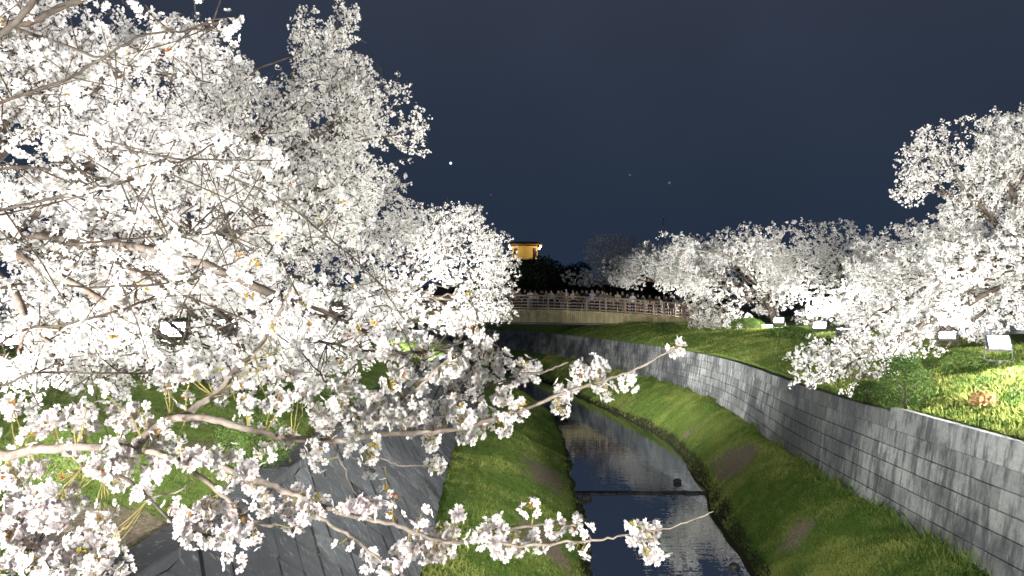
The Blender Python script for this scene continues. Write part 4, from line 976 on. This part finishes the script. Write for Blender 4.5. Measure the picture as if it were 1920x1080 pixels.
# right bank furniture glimpsed under the branches
def sign(px, py, d, w_, h_, label):
    c = P(px, py, d); x = c[0]; t = empty('sign', (x, d, ground_z(x, d)-.02)); tag(t, label, 'sign', None)
    m = MB(); m.box((x, d, c[2]), (w_, .03, h_), bev=.008); m.build('panel', M['white'], t)
    for s in (-1, 1): m = MB(); m.tube([(x+s*w_*.35, d+.035, ground_z(x, d)-.2), (x+s*w_*.35, d+.035, c[2]+h_*.4)], .02, 6); m.build('leg', M['metal_dark'], t)
sign(1387, 612, 40, .34, .30, 'small white sign standing in the grass near the bridge end')
sign(1438, 613, 41, .62, .26, 'wide low white sign beside the farther distant right floodlight')
sx_, sy_ = at(1850, 27), 27.0; gz = ground_z(sx_, sy_); t = empty('shelter', (sx_, sy_, gz)); tag(t, 'grey pitched canvas shelter under the branches behind the brightest right floodlight', 'shelter')
m = MB(); W_, D_, H_ = 2.6, 2.6, .25
zt3 = P(1850, 588, 27)[2]-.1
m.add([(sx_-W_/2, sy_-D_/2, zt3-.5), (sx_+W_/2, sy_-D_/2, zt3-.5), (sx_+W_/2, sy_+D_/2, zt3-.5), (sx_-W_/2, sy_+D_/2, zt3-.5), (sx_, sy_, zt3+.25), (sx_-W_/2, sy_-D_/2, zt3-.7), (sx_+W_/2, sy_-D_/2, zt3-.7), (sx_+W_/2, sy_+D_/2, zt3-.7), (sx_-W_/2, sy_+D_/2, zt3-.7)],
      [(0, 1, 4), (1, 2, 4), (2, 3, 4), (3, 0, 4), (5, 6, 1, 0), (6, 7, 2, 1), (7, 8, 3, 2), (8, 5, 0, 3)]); m.build('canopy', M['canvas'], t)
for a in (-1, 1):
    for b in (-1, 1): m = MB(); m.tube([(sx_+a*(W_/2-.05), sy_+b*(D_/2-.05), gz-.1), (sx_+a*(W_/2-.05), sy_+b*(D_/2-.05), max(zt3-.5, gz+.3))], .03, 6); m.build('leg', M['metal_dark'], t)
# stones at the water
for px_, py_, d_, s_ in ((1213, 790, 37.5, .16), (1200, 783, 38.5, .12), (1372, 1050, 14.9, .09), (1345, 975, 18.3, .07), (1098, 930, 20.3, .12), (1268, 905, 22.0, .10)):
    x = at(px_, d_); import bmesh
    b = bmesh.new(); bmesh.ops.create_icosphere(b, subdivisions=2, radius=1)
    for v in b.verts: v.co *= 1+.25*noise.noise(v.co*1.7+Vector((px_, 0, 0))); v.co = Vector((v.co.x*s_*1.3, v.co.y*s_, v.co.z*s_*.8))
    me = bpy.data.meshes.new('stone'); b.to_mesh(me); b.free(); me.materials.append(M['concrete']); o = link(bpy.data.objects.new('stone', me)); o.location = (x, d_, .05+float(wl_up(d_)))
    tag(o, {1213: 'larger dark stone at the grassy tongue upstream', 1200: 'smaller dark stone at the grassy tongue upstream', 1372: 'dark round stone nearest the viewer at the right water edge', 1345: 'little dark stone at the right water edge by the branch tip', 1098: 'dark stone at the left end of the sill', 1268: 'dark stone in the shining pool above the sill'}[px_], 'stone', 'stones along the water edge')
# stars
for px_, py_, r_, mt, lb in ((845, 306, 2.6, 'star', 'bright bluish white star above the left cherry crowns'), (1255, 343, 2.6, 'star_dim', 'faint blue star above the bridge, lower of two'), (1181, 328, 2.0, 'star_dim', 'very faint star left of the faint blue one'), (920, 365, 1.3, 'star_dim', 'tiny star just above the far left crown')):
    import bmesh
    b = bmesh.new(); bmesh.ops.create_icosphere(b, subdivisions=2, radius=r_/FPX*1500); me = bpy.data.meshes.new('star'); b.to_mesh(me); b.free(); me.materials.append(M[mt])
    o = link(bpy.data.objects.new('star', me)); o.location = P(px_, py_, 1500); tag(o, lb, 'star', 'stars in the night sky')
